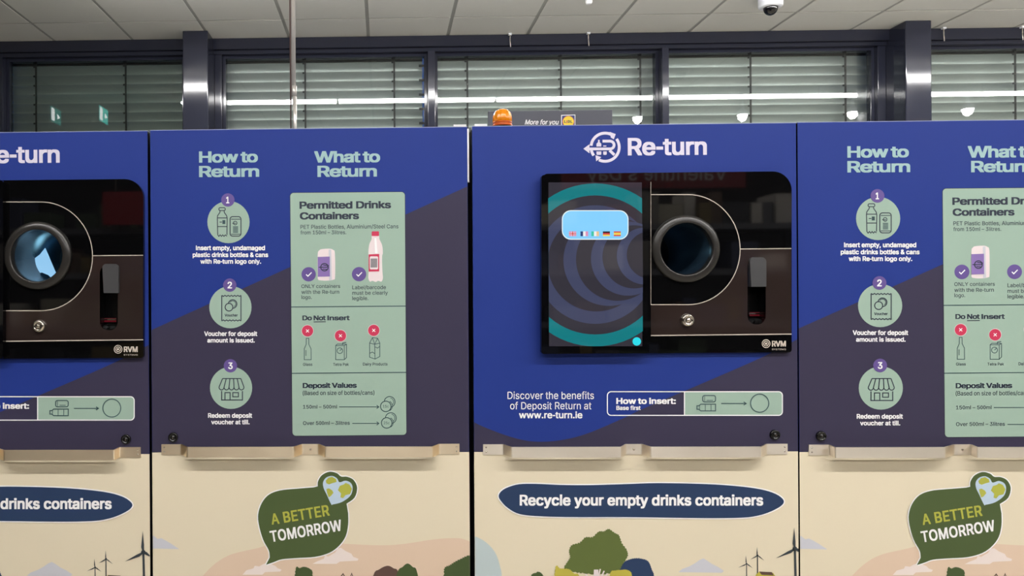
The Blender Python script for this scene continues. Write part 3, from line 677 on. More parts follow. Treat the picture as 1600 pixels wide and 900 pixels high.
def bumper(u, prof):
    """bent steel strip screwed on along the joint of the upper and lower panels"""
    p = .036; th = .003; b = MB()
    zt = onY(*u.Tb(sum(q[0] for q in prof) / len(prof), 693.6), D).z
    zb = zt - .0285
    P = [(onY(*u.Tb(x, 702), D - .004 - o * p).x, D - .003 - o * p) for x, o in prof]
    # rounded bends
    Q = []
    for i, (x, y) in enumerate(P):
        if i in (0, len(P) - 1): Q.append((x, y)); continue
        v = Vector((x, y)); a = (Vector(P[i - 1]) - v).normalized(); c = (Vector(P[i + 1]) - v).normalized()
        for t in range(4):
            s = t / 3; r = .004
            q = (v + a * r) * (1 - s) ** 2 + v * 2 * s * (1 - s) + (v + c * r) * s * s; Q.append(tuple(q))
    n = len(Q); off = []
    for i in range(n):
        a = Vector(Q[max(0, i - 1)]); c = Vector(Q[min(n - 1, i + 1)]); t = (c - a).normalized()
        off.append(Vector(Q[i]) + Vector((-t.y, t.x)) * th)
    pts = []
    for (x, y), o in zip(Q, off): pts += [(x, y, zb), (x, y, zt), (o.x, o.y, zt), (o.x, o.y, zb)]
    fs = []
    for i in range(n - 1):
        a, c = 4 * i, 4 * i + 4
        fs += [(a, c, c + 1, a + 1), (a + 1, c + 1, c + 2, a + 2), (a + 2, c + 2, c + 3, a + 3), (a + 3, c + 3, c, a)]
    fs += [(0, 1, 2, 3), (4 * n - 1, 4 * n - 2, 4 * n - 3, 4 * n - 4)]
    b.add(pts, fs, u.steel)
    o = b.build('bumper_rail', u.root, recalc=True)
    xs_ = [P[0][0] + .008, (P[4][0] + P[5][0]) / 2 if len(P) > 6 else None, P[-1][0] - .008]
    for x in xs_:
        if x is None: continue
        for dz in ((.006, -.006) if x != xs_[1] else (0,)):
            s = MB(); M = Matrix.Translation((x, D - .0032, (zt + zb) / 2 + dz)) @ Matrix.Rotation(pi / 2, 4, 'X')
            r_ = .0022 if x != xs_[1] else .003
            s.lathe([(r_, 0), (r_, .0008), (r_ * .5, .0016)], M, CHROME, 12); s.build('screw', o)

def door_lock(u, x, y, T):
    w = onY(*T(x, y), D); M = Matrix.Translation((w.x, D, w.z)) @ Matrix.Rotation(pi / 2, 4, 'X')
    b = MB(); b.lathe([(.0135, 0), (.0135, .005), (.0120, .0075), (.0095, .0075), (.0085, .0055), (.0045, .0055), (.0035, .0075)], M, BLACKP, 28)
    o = b.build('door_lock', u.root)
    k = MB(); k.box(w.x - .001, w.x + .001, D - .0083, D - .0073, w.z - .0035, w.z + .0035, CHROME); k.build('keyhole', o)

def upper_panel(u, holes=()):
    m = MB(clip=(u.xL + .0005, u.xR - .0005))
    loop = [(u.xL, u.zm), (u.xR, u.zm), (u.xR, u.zt), (u.xL, u.zt)]
    m.slab([loop] + list(holes), D, D + .02, u.base, BLACKP)
    # folded rim along the top and the sides
    m.box(u.xL, u.xR, D, D + .02, u.zt, u.zt + .0016, u.rim)
    return m
def lower_panel(u):
    m = MB(clip=(u.xL + .0005, u.xR - .0005))
    m.slab([[(u.xL, .09), (u.xR, .09), (u.xR, u.zm - .0012), (u.xL, u.zm - .0012)]], D, D + .02, CREAM, BLACKP)
    return m
RIM = mat('panel_rim', (150, 156, 190), .35)

def turbine(P, hx, hy, blades, pole, wd, m, k, bot=960):
    P.poly([(hx - wd * .35, hy), (hx + wd * .35, hy), (pole + wd * .5, bot), (pole - wd * .5, bot)], m, k)
    for tx, ty, bw in blades:
        d = Vector((tx - hx, ty - hy)); L = d.length; d.normalize(); n = Vector((-d.y, d.x)); h = Vector((hx, hy))
        P.poly([h - n * bw * .3, h + d * L * .25 - n * bw * .8, h + d * L * .5 - n * bw * .55, (tx, ty), h + d * L * .35 + n * bw * .35, h + n * bw * .3], m, k + 1)
    P.disc(hx, hy, wd * .8, m, k + 1, n=16)

def recycle_mark(P, m, cx, cy, r, k=2):
    """two part-circle arrows round an R with a bottle and can, a long arrow leaving to the left"""
    s = r / 24.0
    def q(x, y): return (cx + x * s, cy + y * s)
    P.stroke([q(22 * cos(radians(a)), 22 * sin(radians(a))) for a in range(186, 302, 4)], 4.4 * s, m, k + 0.22)
    P.poly([q(7, -24), q(16.5, -20.5), q(13.6, -12.5), q(9, -15)], m, k + 0.44)
    P.stroke([q(22 * cos(radians(a)), 22 * sin(radians(a))) for a in range(-36, 118, 4)], 4.4 * s, m, k + 0.66)
    P.poly([q(-15, 12.5), q(-6, 15.5), q(-10, 19), q(-14, 22)], m, k + 0.88)
    P.stroke([q(22 * cos(radians(a)), 22 * sin(radians(a))) for a in range(144, 170, 4)], 4.4 * s, m, k + 1.10)
    # R bowl and its long arrow shaft
    P.stroke([q(-4, -9.5), q(8, -9.5)] + [q(8 + 6 * cos(radians(a)), -3.4 + 6 * sin(radians(a))) for a in range(-75, 91, 15)] + [q(-26, 2.8)], 4.2 * s, m, k + 1.32)
    P.poly([q(-34, 2.4), q(-24.5, -4.5), q(-24.5, 9.5)], m, k + 1.54)
    P.stroke([q(7, 5), q(14.5, 12)], 4.4 * s, m, k + 1.76)
    # bottle and can, cut by the shaft
    P.poly([q(*p) for p in ((-13.5, -1), (-13.5, -5.5), (-11, -8), (-11, -11.5), (-8.6, -11.5), (-8.6, -8), (-6, -5.5), (-6, -1))], m, k + 1.98)
    P.poly([q(*p) for p in ((-13.5, 6.6), (-6, 6.6), (-6, 11), (-7, 12), (-12.5, 12), (-13.5, 11))], m, k + 2.20)
    P.poly([q(*p) for p in ((-3, -1), (-3, -2.6), (2, -2.6), (2, -1))], m, k + 2.42)
    P.poly([q(*p) for p in ((-3, 6.6), (2.5, 6.6), (2.5, 11), (1.5, 12), (-2, 12), (-3, 11))], m, k + 2.64)

BLOB = smooth([(779.3, 774.5), (783.2, 767.6), (792.6, 761.8), (811, 756.6), (838, 756), (874.5, 757.6), (916, 758), (957, 757), (980, 756.3), (1029, 754.8), (1102, 756.3),
               (1151, 759.5), (1188, 764.4), (1212, 771.7), (1224.3, 781.5), (1221, 790), (1205, 799), (1185, 805.5), (1160, 808.8), (1102, 809.6),
               (980, 808), (911, 808), (850, 807), (813, 803.5), (794, 794), (782.2, 782)], 4)

# ------------------------------------------------------------------ the bottle-taking machines
MB_PROF = [(755, 0), (786.5, 0), (799, 1), (971, 1), (978, 0), (1003, 0), (1017, 1), (1190, 1), (1198, 0), (1231, 0)]
def machine(u, lit):
    T = u.Tu; X = u.root
    u.base, u.rim = BLUE, RIM
    intake = (1070.5, 389); hr = 41
    slot = rrect(1168, 404, 1196.5, 507, 13)
    def hole(px, Y, g_=0): return toXZ(grow(px, g_) if g_ else px, T, Y)
    m = upper_panel(u, [hole(circ(*intake, 44, None, 48), D), hole(slot, D, 1.5)])
    P = Pen(m, T, D)
    sw = [(1300, 505)] + smooth([(1246, 530), (1187, 560), (1094, 600.5), (1005, 638.5), (975, 653), (929, 673), (895.6, 684), (862, 689.5), (829, 689.5), (796, 682), (763, 670), (743, 661)], 5, False) + [(700, 640), (700, 725), (1300, 725)]
    sw = [(x, min(y, 10000)) for x, y in sw]
    zfl = u.zm
    # dark swoosh below the curve, cut exactly at the panel's lower edge
    pts = [P.w(p, 1) for p in sw]; pts = [Vector((p.x, p.y, max(p.z, zfl + .0005))) for p in pts]
    m.flat([pts], DARK)
    fp = m.build('front_panel', X)
    # headline
    b = MB(clip=m.clip); P = Pen(b, T, D)
    recycle_mark(P, LOGOW, 945.5, 230, 24)
    b.build('brand_emblem', fp)
    b = MB(); P = Pen(b, T, D)
    P.text('Re-turn', 981, 1104.5, 243, 27.5, LOGOW, 2, rot=.008, fat=(1.25, 1.0), track=-4)
    b.build('brand_lettering', fp)
    b = MB(); P = Pen(b, T, D)
    P.text('Discover the benefits', 793, 928, 623.5, 11.5, WHITE, 3, .006)
    P.text('of Deposit Return at', 797, 924, 639.5, 11.3, WHITE, 3, .006)
    P.text('www.re-turn.ie', 811, 910, 653.6, 10.5, WHITE, 3, .04)
    b.build('web_address_lettering', fp)
    # label strip
    b = MB(); P = Pen(b, T, D)
    q = rrect(949, 612, 1222.5, 649, 6)
    P.poly([p for p in rrect(1070, 612, 1222.5, 649, (0.01, 6, 6, .01))], MINT, 2)
    P.stroke(q, 1.5, WHITE, 3, True); P.stroke([(1069.5, 612), (1069.5, 649)], 1.5, WHITE, 3)
    lab = b.build('instruction_label', fp)
    b = MB(); P = Pen(b, T, D)
    P.text('How~to~insert:', 963, 1056, 631.2, 9.4, WHITE, 4, fat=(.65, .4), track=0)
    P.text('Base first', 963, 1001, 640.6, 6.6, WHITE, 4, .045)
    b.build('label_lettering', lab)
    b = MB(); P = Pen(b, T, D)
    P.stroke(rrect(1098, 618, 1118, 628, 3), 1.2, LINEM, 4, True); P.stroke([(1101, 619), (1101, 627)], .7, LINEM, 4); P.stroke([(1104, 625.5), (1114, 625.5)], .7, LINEM, 4)
    P.stroke([(1089, 634), (1092, 634), (1095, 631.6), (1118, 631.6), (1118, 642), (1095, 642), (1092, 639.5), (1089, 639.5)], 1.2, LINEM, 4, True)
    for x in (1093, 1102, 1111): P.stroke([(x, 632.5), (x, 641.5)], .8, LINEM, 4)
    P.stroke([(1127, 630.5), (1165, 630.5)], 1.1, LINEM, 4); P.stroke([(1162, 628), (1166, 630.5), (1162, 633)], 1.1, LINEM, 4)
    P.ring(1187, 630, 14.2, 1.2, LINEM, 4)
    b.build('pictogram', lab)
    # gloss fascia with the D line
    YF = D - .013
    b = MB(); ol = rrect(850, 268.5, 1237, 550.5, (6, 30, 4, 4), 10)
    ol = warp(ol, [(849, 271.5), (1237, 267.5), (1237, 550.5), (849, 553)], (850, 268.5, 1237, 550.5))
    b.slab([toXZ(ol, T, YF), toXZ(circ(*intake, hr, None, 48), T, YF), toXZ(slot, T, YF)], YF, D - .0005, GLOSS)
    P = Pen(b, T, YF)
    arc = [(1075 + 81.5 * cos(radians(a)), 390 + 86 * sin(radians(a))) for a in range(-90, 91, 5)]
    low = [(1017, 524)] + [(1017, 476)] + arc[::-1][:19] + [(1156.5, 389), (1236.6, 388.5), (1236.6, 522.5)]
    P.rings([low, slot[:]], GLOSSB, 1)
    fas = b.build('gloss_fascia', fp)
    b = MB(); P = Pen(b, T, YF)
    P.stroke([(1017, 304)] + arc + [(1017, 476)], 1.3, TRIMLINE, 3)
    P.stroke([(1157, 389), (1236.5, 388.3)], 1.3, TRIMLINE, 3)
    P.stroke([(1017, 524.3), (1236.8, 522)], 1.6, TRIMLINE, 3)
    P.stroke([(1017, 284), (1017, 476)], .7, TRIMLINE, 3)
    b.build('trim_line', fas)
    b = MB(); P = Pen(b, T, YF)
    P.ring(1197, 537, 6.2, 1.3, TRIMLINE, 3); P.ring(1197, 537, 3.6, 1.3, TRIMLINE, 3); P.disc(1197, 537, 1.8, TRIMLINE, 3, n=16)
    P.text('RVM', 1206, 1228, 541.5, 9, TRIMLINE, 3, .06); P.text('SYSTEMS', 1206, 1228, 547, 2.4, TRIMLINE, 3)
    b.build('maker_mark', fas)
    # intake: raised ring and a tube running into the cabinet
    w = onY(*T(*intake), YF); pxm = (onY(*T(1120, 389), YF) - onY(*T(1020, 389), YF)).x / 100
    M = Matrix.Translation((w.x, YF, w.z)) @ Matrix.Rotation(pi / 2, 4, 'X')
    b = MB(); ro, ri = 53 * pxm, 40.5 * pxm
    b.lathe([(ro, 0), (ro, .006), (ro - .001, .008), (ro - .004, .0105), (ri + .004, .0135), (ri + .001, .0125), (ri, .010), (ri, -.012)], M, RINGM, 64, close=True)
    rg = b.build('intake_ring', X)
    b = MB(); b.lathe([(ri, -.012), (ri * .99, -.16), (ri * .97, -.30)], M, mat('intake_tube_blue_grey', (40, 58, 74), .25), 48, close=True)
    b.lathe([(ri * .97, -.30), (0.0001, -.30)], M, mat('intake_flap_dark', (7, 10, 18), .3), 48, close=True)
    tb = b.build('intake_tube', rg)
    if lit:
        b = MB(); YL = D + .12
        pl = [(1041, 399), (1061, 396), (1073, 387), (1081, 377), (1099, 419), (1091.5, 424), (1086, 419.5), (1076, 415.5), (1064, 417), (1054, 424), (1047, 416)]
        pp = [onY(*T(*p), YL) for p in pl]
        b.slab([[(p.x, p.z) for p in pp]], YL, YL + .004, emat('lit_conveyor_blue', (150, 205, 245), .95)); b.build('lit_conveyor_patch', tb)  # glowing plate imitates LED light reflected on the conveyor
    lp = bpy.data.lights.new('sensor_lamp', 'POINT'); lp.energy = .05 if lit else .022; lp.color = (.30, .72, 1.0); lp.shadow_soft_size = .012
    lo = bpy.data.objects.new('sensor_lamp', lp); COL.objects.link(lo); lo.parent = tb
    lo.location = Vector((w.x - .035, D + .17, w.z + .02)) - X.location
    # receipt outlet
    b = MB(); sl = toXZ(slot, T, YF); n = len(sl); yb = D + .035
    pts = [(x, YF + .001, z) for x, z in sl] + [(x, yb, z) for x, z in sl]
    b.add(pts, [(i, (i + 1) % n, n + (i + 1) % n, n + i) for i in range(n)] + [tuple(range(n, 2 * n))], BLACKP)
    ot = b.build('receipt_outlet', X)
    b = MB(); cv = rrect(1172, 402, 1197.5, 448, (6, 7, 1, 1)); cv = [(x + (0 if y < 420 else 2 * (x < 1180)), y) for x, y in cv]
    b.slab([toXZ(cv, T, D - .022)], D - .022, D - .0, COVERM); b.build('outlet_cover', ot, bevel=.002)
    b = MB(); YR = D + .015
    for (px, py, wd) in ((1170, 489, 24), (1170, 498, 25)):
        a, c = onY(*T(px, py), YR), onY(*T(px + wd, py + 2), YR); b.box(a.x, c.x, YR, YR + .004, c.z, a.z, CHROME if py < 492 else BLACKP)
    b.build('paper_guide', ot)
    b = MB(); a, c = onY(*T(1174, 488), YR), onY(*T(1192, 494), YR); b.box(a.x, c.x, YR + .006, YR + .01, c.z, a.z, emat('outlet_red_light', (150, 24, 44), .25)); b.build('indicator_light', ot)
    # fascia lock button
    w = onY(*T(1073, 500), YF); M = Matrix.Translation((w.x, YF, w.z)) @ Matrix.Rotation(pi / 2, 4, 'X')
    b = MB(); b.lathe([(.0178, 0), (.0178, .004), (.0160, .010), (.0120, .014), (.0105, .0125), (.0040, .0125), (.003, .0135)], M, CHROME, 32); b.build('fascia_lock', X)
    # touchscreen
    YS = D - .032
    b = MB(); ol = warp(rrect(846, 272, 1014.5, 552, 4), [(846, 273.5), (1014.5, 269.5), (1014.5, 551.5), (846, 553)], (846, 272, 1014.5, 552))
    b.slab([toXZ(ol, T, YS)], YS, D - .0135, SCREENK)
    ts = b.build('touchscreen', X)
    x0, y0, x1, y1 = 857, 285, 1003.5, 541
    b = MB(clip=(onY(*T(x0, 400), YS).x, onY(*T(x1, 400), YS).x)); P = Pen(b, T, YS)
    q = 3.0
    def cpt(c): return (840 + c[0] / q, 260 + c[1] / q)
    def vclip(pts): return [(x, max(y0, min(y1, y))) for x, y in pts]
    def cir(cx_, cy_, r_): c = cpt((cx_, cy_)); return vclip(circ(c[0], c[1], r_ / q, None, 72))
    SC = 1.0
    def sm(n_, c, s=.85):
        # screen pixels: they glow and still mirror the shop like glass
        mm = emat(n_, c, s); bb = mm.node_tree.nodes['Principled BSDF']; bb.inputs['Roughness'].default_value = .04; bb.inputs['Specular IOR Level'].default_value = .6
        return mm
    bg = sm('screen_plum', (50, 47, 58)); teal = sm('screen_teal', (0, 128, 136)); slate = sm('screen_slate_blue', (66, 71, 102)); bub = sm('screen_sky_blue', (132, 208, 255), 1.0)
    P.poly([(x0, y0), (x1, y0), (x1, y1), (x0, y1)], bg, 1)
    P.poly(cir(270, 462, 382), teal, 2); P.poly(cir(270, 462, 326), bg, 3)
    P.poly(cir(270, 460, 278), slate, 4); P.poly(cir(275, 452, 228), bg, 5)
    P.poly(cir(335, 440, 214), slate, 6); P.poly(cir(374, 436, 194), bg, 7)
    P.poly(cir(424, 432, 174), slate, 8); P.poly(cir(452, 424, 148), bg, 9)
    P.poly(cir(505, 420, 134), slate, 10); P.poly(cir(530, 415, 112), bg, 11)
    wb = sm('screen_white', (235, 248, 255), 1.0)
    P.poly(rrect(878, 328.5, 982, 374.5, 14), wb, 12); P.poly(rrect(879.3, 329.8, 980.7, 373.2, 13), bub, 13)
    P.disc(995, 533.5, 6.5, sm('screen_cyan', (40, 220, 235), 1.0), 12)
    flg = {'r': (215, 60, 70), 'w': (245, 245, 245), 'b': (40, 60, 120), 'g': (60, 200, 170), 'o': (240, 200, 150), 'k': (40, 35, 40), 'y': (245, 215, 90), 'p': (225, 150, 190)}
    fc = {k_: sm('screen_flag_' + k_, v, .95) for k_, v in flg.items()}
    def rc(xa, ya, xb, yb, c, k_=14): P.poly([(xa, ya), (xb, ya), (xb, yb), (xa, yb)], fc[c], k_)
    fy0, fy1 = 361.5, 369
    rc(889, fy0, 900.5, fy1, 'w'); rc(894, fy0, 895.6, fy1, 'r', 15); rc(889, 364.5, 900.5, 366, 'r', 15)
    for xa, xb in ((889, 893.5), (896, 900.5)):
        rc(xa, fy0, xb, 364, 'p', 15); rc(xa, 366.5, xb, fy1, 'p', 15)
    for i_, c in enumerate('bwp'): rc(907 + 4 * i_, fy0, 911 + 4 * i_, fy1, c)
    for i_, c in enumerate('gwo'): rc(924 + 4 * i_, fy0, 928 + 4 * i_, fy1, c)
    for i_, c in enumerate('kry'): rc(942, fy0 + 2.5 * i_, 953, fy0 + 2.5 * i_ + 2.5, c)
    for ya, yb, c in ((fy0, 363.4, 'r'), (363.4, 367.1, 'y'), (367.1, fy1, 'r')): rc(959, ya, 970, yb, c)
    b.build('display', ts)
    # lower door with printed scene
    T = u.Tl; m = lower_panel(u); P = Pen(m, T, D)
    P.poly(smooth([(700, 822), (742, 838), (760, 848), (774, 864), (781, 884), (784, 905), (780, 960), (700, 960)], 5), SKYB, 1)
    P.poly([(1060, 894), (1066, 889), (1077, 885), (1086, 880), (1093, 875), (1099, 872.5), (1105, 876), (1112, 881), (1122, 886), (1131, 892), (1128, 895)], CLOUDB, 1)
    bush = scallop(smooth([(969, 960), (962, 900), (968, 884), (978, 877), (990, 873), (1003, 873.5), (1013, 878), (1018, 890), (1022, 905), (1020, 960)], 4), 1.0, 5)
    P.poly(bush, NAVYB, 2)
    tree = smooth([(883, 890), (886.6, 879), (891.5, 871), (889.6, 861), (894, 852), (906, 848.7), (915, 840), (926, 840), (935.5, 831), (944, 831), (950.7, 827), (960, 833), (967, 837), (971, 848.7), (979, 860), (980, 869.5), (972, 882), (965, 892), (940, 897), (910, 895)], 3)
    P.poly(scallop(tree, 1.1, 5.2), OLIVE2, 3)
    P.poly([(928, 890), (935, 890), (938, 960), (925, 960)], PINKW, 4)
    for a in ((915, 897, 930, 915), (938, 889, 933, 912), (944, 892, 934, 915), (949, 896, 935, 918)): P.stroke([a[:2], a[2:]], 2.2, PINKW, 4)
    for bl, c in (([(866, 960), (868, 889), (874, 888.5), (880, 889), (890, 890), (897, 897), (905, 902), (905, 960)], YELL), ([(952, 960), (953, 899), (962, 892), (970, 891), (978, 890.5), (985, 894), (987, 903), (988, 960)], YELL),
                  ([(830, 905), (832, 897), (838, 895.5), (840, 893.5), (846, 896), (849, 905)], DKGREEN)):
        P.poly(scallop(smooth(bl, 3), .8, 4.5), c, 5)
    turbine(P, 1166.5, 881, ((1165.3, 867.5, 1.5), (1153.5, 887, 1.5), (1176.5, 888, 1.5)), 1167, 1.8, TURB, 2)
    turbine(P, 1183.5, 868, ((1183, 854.5, 1.5), (1172, 874.5, 1.5), (1194.5, 876, 1.5)), 1184.5, 2.2, TURB, 2)
    P.poly([(1180, 960), (1181, 898), (1186, 893.5), (1208, 895), (1212, 901), (1212, 960)], YELL, 4)
    P.poly([(1186, 893), (1206, 894), (1209, 899), (1190, 898)], BROWNH, 5)
    turbine(P, 1242, 857.5, ((1241, 824, 4), (1213, 872, 4), (1256, 866, 4)), 1244.5, 4.6, TURB, 3)
    lo_ = m.build('lower_door', X)
    b = MB(clip=m.clip); P = Pen(b, T, D)
    P.poly(grow(BLOB, 1.8), WHITE, 4); P.poly(BLOB, NAVYB, 5)
    sb = b.build('slogan_bubble', lo_)
    b = MB(); P = Pen(b, T, D)
    P.text('Recycle your empty drinks containers', 812, 1192.5, 790, 17, WHITE, 6, fat=(.85, .65))
    b.build('slogan_lettering', sb)
    bumper(u, MB_PROF); door_lock(u, 1210, 679, u.Tu)

# ------------------------------------------------------------------ the storage cabinets with instructions
PB_PROF = [(252, 0), (283, 0), (292, 1), (459, 1), (472, 0), (498, 0), (507.5, 1), (676, 1), (686, 0), (718, 0)]
BUB = smooth([(421.5, 871), (420, 860), (411, 843), (404.5, 820), (403.5, 803), (409, 786), (420, 773), (437.5, 766.3), (462.5, 763.7), (490, 761.5)], 4, False) + \
      smooth([(496.5, 760), (497, 752), (503, 742.5), (515, 737), (526.5, 739.5), (533, 744.5), (542.5, 745), (552.5, 750), (558, 762), (554, 777.5), (541.5, 787)], 4, False) + \
      smooth([(544, 802), (544, 820), (540, 838), (530, 852.5), (515, 863.5), (492.5, 870), (462.5, 872), (440, 874), (427.5, 878.5), (415.5, 882.5)], 4, False)
HEART = smooth([(517.5, 788), (510.5, 773), (505.5, 762), (505, 753), (510, 746), (519, 743.7), (526.5, 747.5), (530.5, 753.5), (540, 751), (548.5, 755), (551, 764), (547, 775), (534, 784.5), (520, 788.2)], 4)
def cabinet(u):
    T = u.Tu; X = u.root; u.base, u.rim = BLUE, RIM
    m = upper_panel(u); P = Pen(m, T, D)
    pts = [P.w(p, 1) for p in ((200, 532.4), (236, 516), (731, 291), (780, 268.7), (780, 740), (200, 740))]
    m.flat([[Vector((p.x, p.y, max(p.z, u.zm + .0005))) for p in pts]], DARK)
    fp = m.build('front_panel', X)
    for l1, l2 in ((('How to', 311, 403, 254.2, 17.6), ('Return', 311, 405, 276.8, 17.6)), (('What to', 491, 594, 254.2, 18), ('Return', 496, 589, 276.5, 17.6))):
        b = MB(); P = Pen(b, T, D)
        for t, xa, xb, base, cap in (l1, l2): P.text(t.replace(' ', '~'), xa, xb, base, cap, HEADM, 2, rot=.006, fat=(1.25, .7), track=-10)
        b.build('heading_lettering', fp)
    # steps
    for num, cx, cy, lines in (('1', 357, 347, (('Insert empty, undamaged', 306, 414, 391, 9.0), ('plastic drinks bottles & cans', 301, 419, 401.7, 8.8), ('with Re-turn logo only.', 313, 408, 412, 8.8))),
                               ('2', 360, 480, (('Voucher for deposit', 319, 402, 525, 8.8), ('amount is issued.', 324, 398, 535.2, 8.4))),
                               ('3', 361, 606, (('Redeem deposit', 325, 394, 652.8, 8.8), ('voucher at till.', 330, 390, 663, 8.6)))):
        b = MB(); P = Pen(b, T, D)
        P.disc(cx, cy, 33, MINT, 2); st = b.build('step_disc', fp)
        b = MB(); P = Pen(b, T, D); by = cy - 34.5
        P.disc(cx - 1, by, 10.4, PURPLE, 4); w_ = 4.6 if num == '1' else 7
        P.text(num, cx - 1 - w_ / 2 - (.4 if num == '1' else 0), cx - 1 + w_ / 2, by + 5.2, 10.4, WHITE, 5, .04)
        b.build('number_badge', st)
        b = MB(); P = Pen(b, T, D); K = 3
        if num == '1':
            P.stroke(rrect(342, 324.5, 352, 329, 2), 1.1, NAVY, K, True)
            P.stroke([(344, 329), (343.5, 332), (340, 337), (339.6, 341), (340.2, 367)], 1.1, NAVY, K); P.stroke([(350, 329), (350.5, 332), (354, 337), (355, 341), (354.6, 367)], 1.1, NAVY, K)
            P.stroke([(340.2, 367), (342, 369.3), (344, 367), (346, 369.3), (348, 367), (350, 369.3), (352, 367), (354.6, 369)], 1.1, NAVY, K)
            for y in (340.5, 354): P.stroke([(340, y), (355, y)], 1.1, NAVY, K)
            P.stroke([(343, 347), (347, 347)], 1, NAVY, K); P.poly([(347.5, 344), (352, 344), (352, 350), (347.5, 350)], LINEM, K)
            P.stroke(rrect(359.5, 338.5, 376.5, 369, 4), 1.2, NAVY, K, True); P.stroke([(361, 342.5), (375.5, 342.5)], .9, NAVY, K); P.stroke([(361, 366), (375.5, 366)], .9, NAVY, K)
            P.ring(367.5, 348.5, 2.8, .9, NAVY, K, 16); P.stroke([(363, 349), (369, 349)], .9, NAVY, K)
            for i_ in range(5): P.stroke([(364, 354.5 + 2.1 * i_), (372, 354.5 + 2.1 * i_)], 1.1, LINEM, K)
        elif num == '2':
            for y, sg in ((461.5, 1), (501.5, -1)): P.stroke([(346.5 + 2.5 * i_, y + (1.6 * sg if i_ % 2 else 0)) for i_ in range(13)], 1.2, NAVY, K)
            P.stroke([(346.5, 461.5), (346.5, 501.5)], 1.2, NAVY, K); P.stroke([(376.5, 461.5), (376.5, 501.5)], 1.2, NAVY, K)
            P.stroke(circ(363.5, 475, 6.6, None, 24, radians(-180), radians(95)), 1.2, NAVY, K); P.stroke(circ(363.5, 475, 4.9, None, 24, radians(-150), radians(60)), .8, NAVY, K)
            P.ring(357.8, 480, 6, 1.2, NAVY, K, 28); P.text('Voucher', 351, 371.5, 494.6, 4.2, NAVY, K, .05)
        else:
            for i_ in range(6):
                a_ = 347.8 + 5.7 * i_; b_ = 342.2 + 7.8 * i_; P.stroke([(a_, 591.5), (b_, 605)], 1.2, NAVY, K)
            P.stroke([(347.8, 591.5), (376.3, 591.5)], 1.2, NAVY, K)
            for i_ in range(5): P.stroke(circ(342.2 + 7.8 * (i_ + .5), 605, 3.9, 4.2, 10, 0, pi), 1.2, NAVY, K)
            P.stroke([(346.3, 611), (346.3, 625), (378.8, 625), (378.8, 611)], 1.3, NAVY, K)
            P.stroke([(351.5, 625), (351.5, 613.5), (359.5, 613.5), (359.5, 625)], 1.2, NAVY, K)
            P.stroke([(363.8, 613.5), (372.5, 613.5), (372.5, 620), (363.8, 620)], 1.2, NAVY, K, True)
        b.build('pictogram', st)
        b = MB(); P = Pen(b, T, D)
        for t, xa, xb, base, cap in lines: P.text(t, xa, xb, base, cap * .82, WHITE, 3, .05)
        b.build('step_lettering', fp)
    # poster
    Q = [(453.5, 301.5), (632.5, 300), (635, 679.5), (457, 681)]; BX = (454, 301, 634, 680)
    def wq(p): return warp(p, Q, BX)
    b = MB(); P = Pen(b, T, D)
    P.poly(wq(rrect(453.2, 300.2, 634.8, 680.8, 6)), NAVY, 1); P.poly(wq(rrect(454, 301, 634, 680, 5.5)), MINT, 2)
    for y in (479, 582.5): P.stroke(wq([(454, y), (634, y)]), 1.2, LINEM, 3)
    po = b.build('instruction_poster', fp)
    def block(lines, name='poster_lettering'):
        b = MB(); P = Pen(b, T, D)
        for t, xa, xb, base, cap, bo in lines: P.text(t, xa, xb, base, cap * .95, NAVY, 3, bo * 2, .006, fat=(cap * .072, cap * .042) if bo > .03 else None, track=-8 if bo > .03 else 0)
        b.build(name, po)
    block((('Permitted Drinks', 468, 611, 326.3, 12, .038), ('Containers', 468.5, 561, 343, 11.8, .038)))
    block((('PET Plastic Bottles, Aluminium/Steel Cans', 469.5, 622.5, 357.6, 6.4, .006), ('from 150ml – 3litres.', 469.5, 541, 366.3, 6.2, .006)))
    block((('ONLY containers', 471, 531.5, 450.2, 6, .008), ('with the Re-turn', 471, 530, 459.2, 6.2, .008), ('logo.', 471, 487, 467.2, 6, .008)))
    block((('Label/barcode', 550.5, 603, 452, 6.2, .008), ('must be clearly', 550.5, 606, 460.6, 6.2, .008), ('legible.', 550.5, 575.5, 469, 6.2, .008)))
    block((('Do', 472.5, 487.5, 500.6, 8, .035), ('Not', 490, 509, 500.6, 8, .035), ('Insert', 511.5, 546.5, 500.6, 8, .035)))
    for q_ in (('Glass', 473.5, 488, 571.6, 4.6, .012), ('Tetra Pak', 520.5, 545, 571.6, 4.6, .012), ('Dairy Products', 567, 605.5, 571.2, 4.8, .012)): block((q_,), 'caption_lettering')
    block((('Deposit Values', 473, 557.5, 606.4, 8.4, .035), ('(Based on size of bottles/cans)', 473, 585, 617.4, 7, .008)))
    block((('150ml – 500ml', 473.5, 526.5, 638.6, 6, .010), ('Over 500ml – 3litres', 473.5, 546.5, 664, 6, .010)))
    # permitted can and bottle
    b = MB(); P = Pen(b, T, D)
    P.poly(smooth([(497, 436.5), (496.3, 430), (496.3, 398), (498.5, 391.5), (503, 389.2), (515, 388.6), (520.5, 390.5), (523.3, 396), (523.6, 432), (521, 437), (510, 438.6), (500, 438)], 4), PINKW, 3)
    P.poly([(513.5, 390), (517.5, 389.8), (518.5, 437.5), (514, 438)], CLOUDB, 4)
    P.poly([(496.4, 401.5), (515.3, 400.8), (515.6, 432), (496.6, 432.5)], LILAC, 5)
    P.ring(507, 417.5, 5.8, 1.2, NAVY, 6, 24); P.stroke([(498, 417.5), (511, 417.5), (513, 415), (505, 414)], 1.1, NAVY, 6); P.stroke([(504, 420.5), (511, 421)], 1, NAVY, 6)
    b.build('printed_can', po)
    b = MB(); P = Pen(b, T, D)
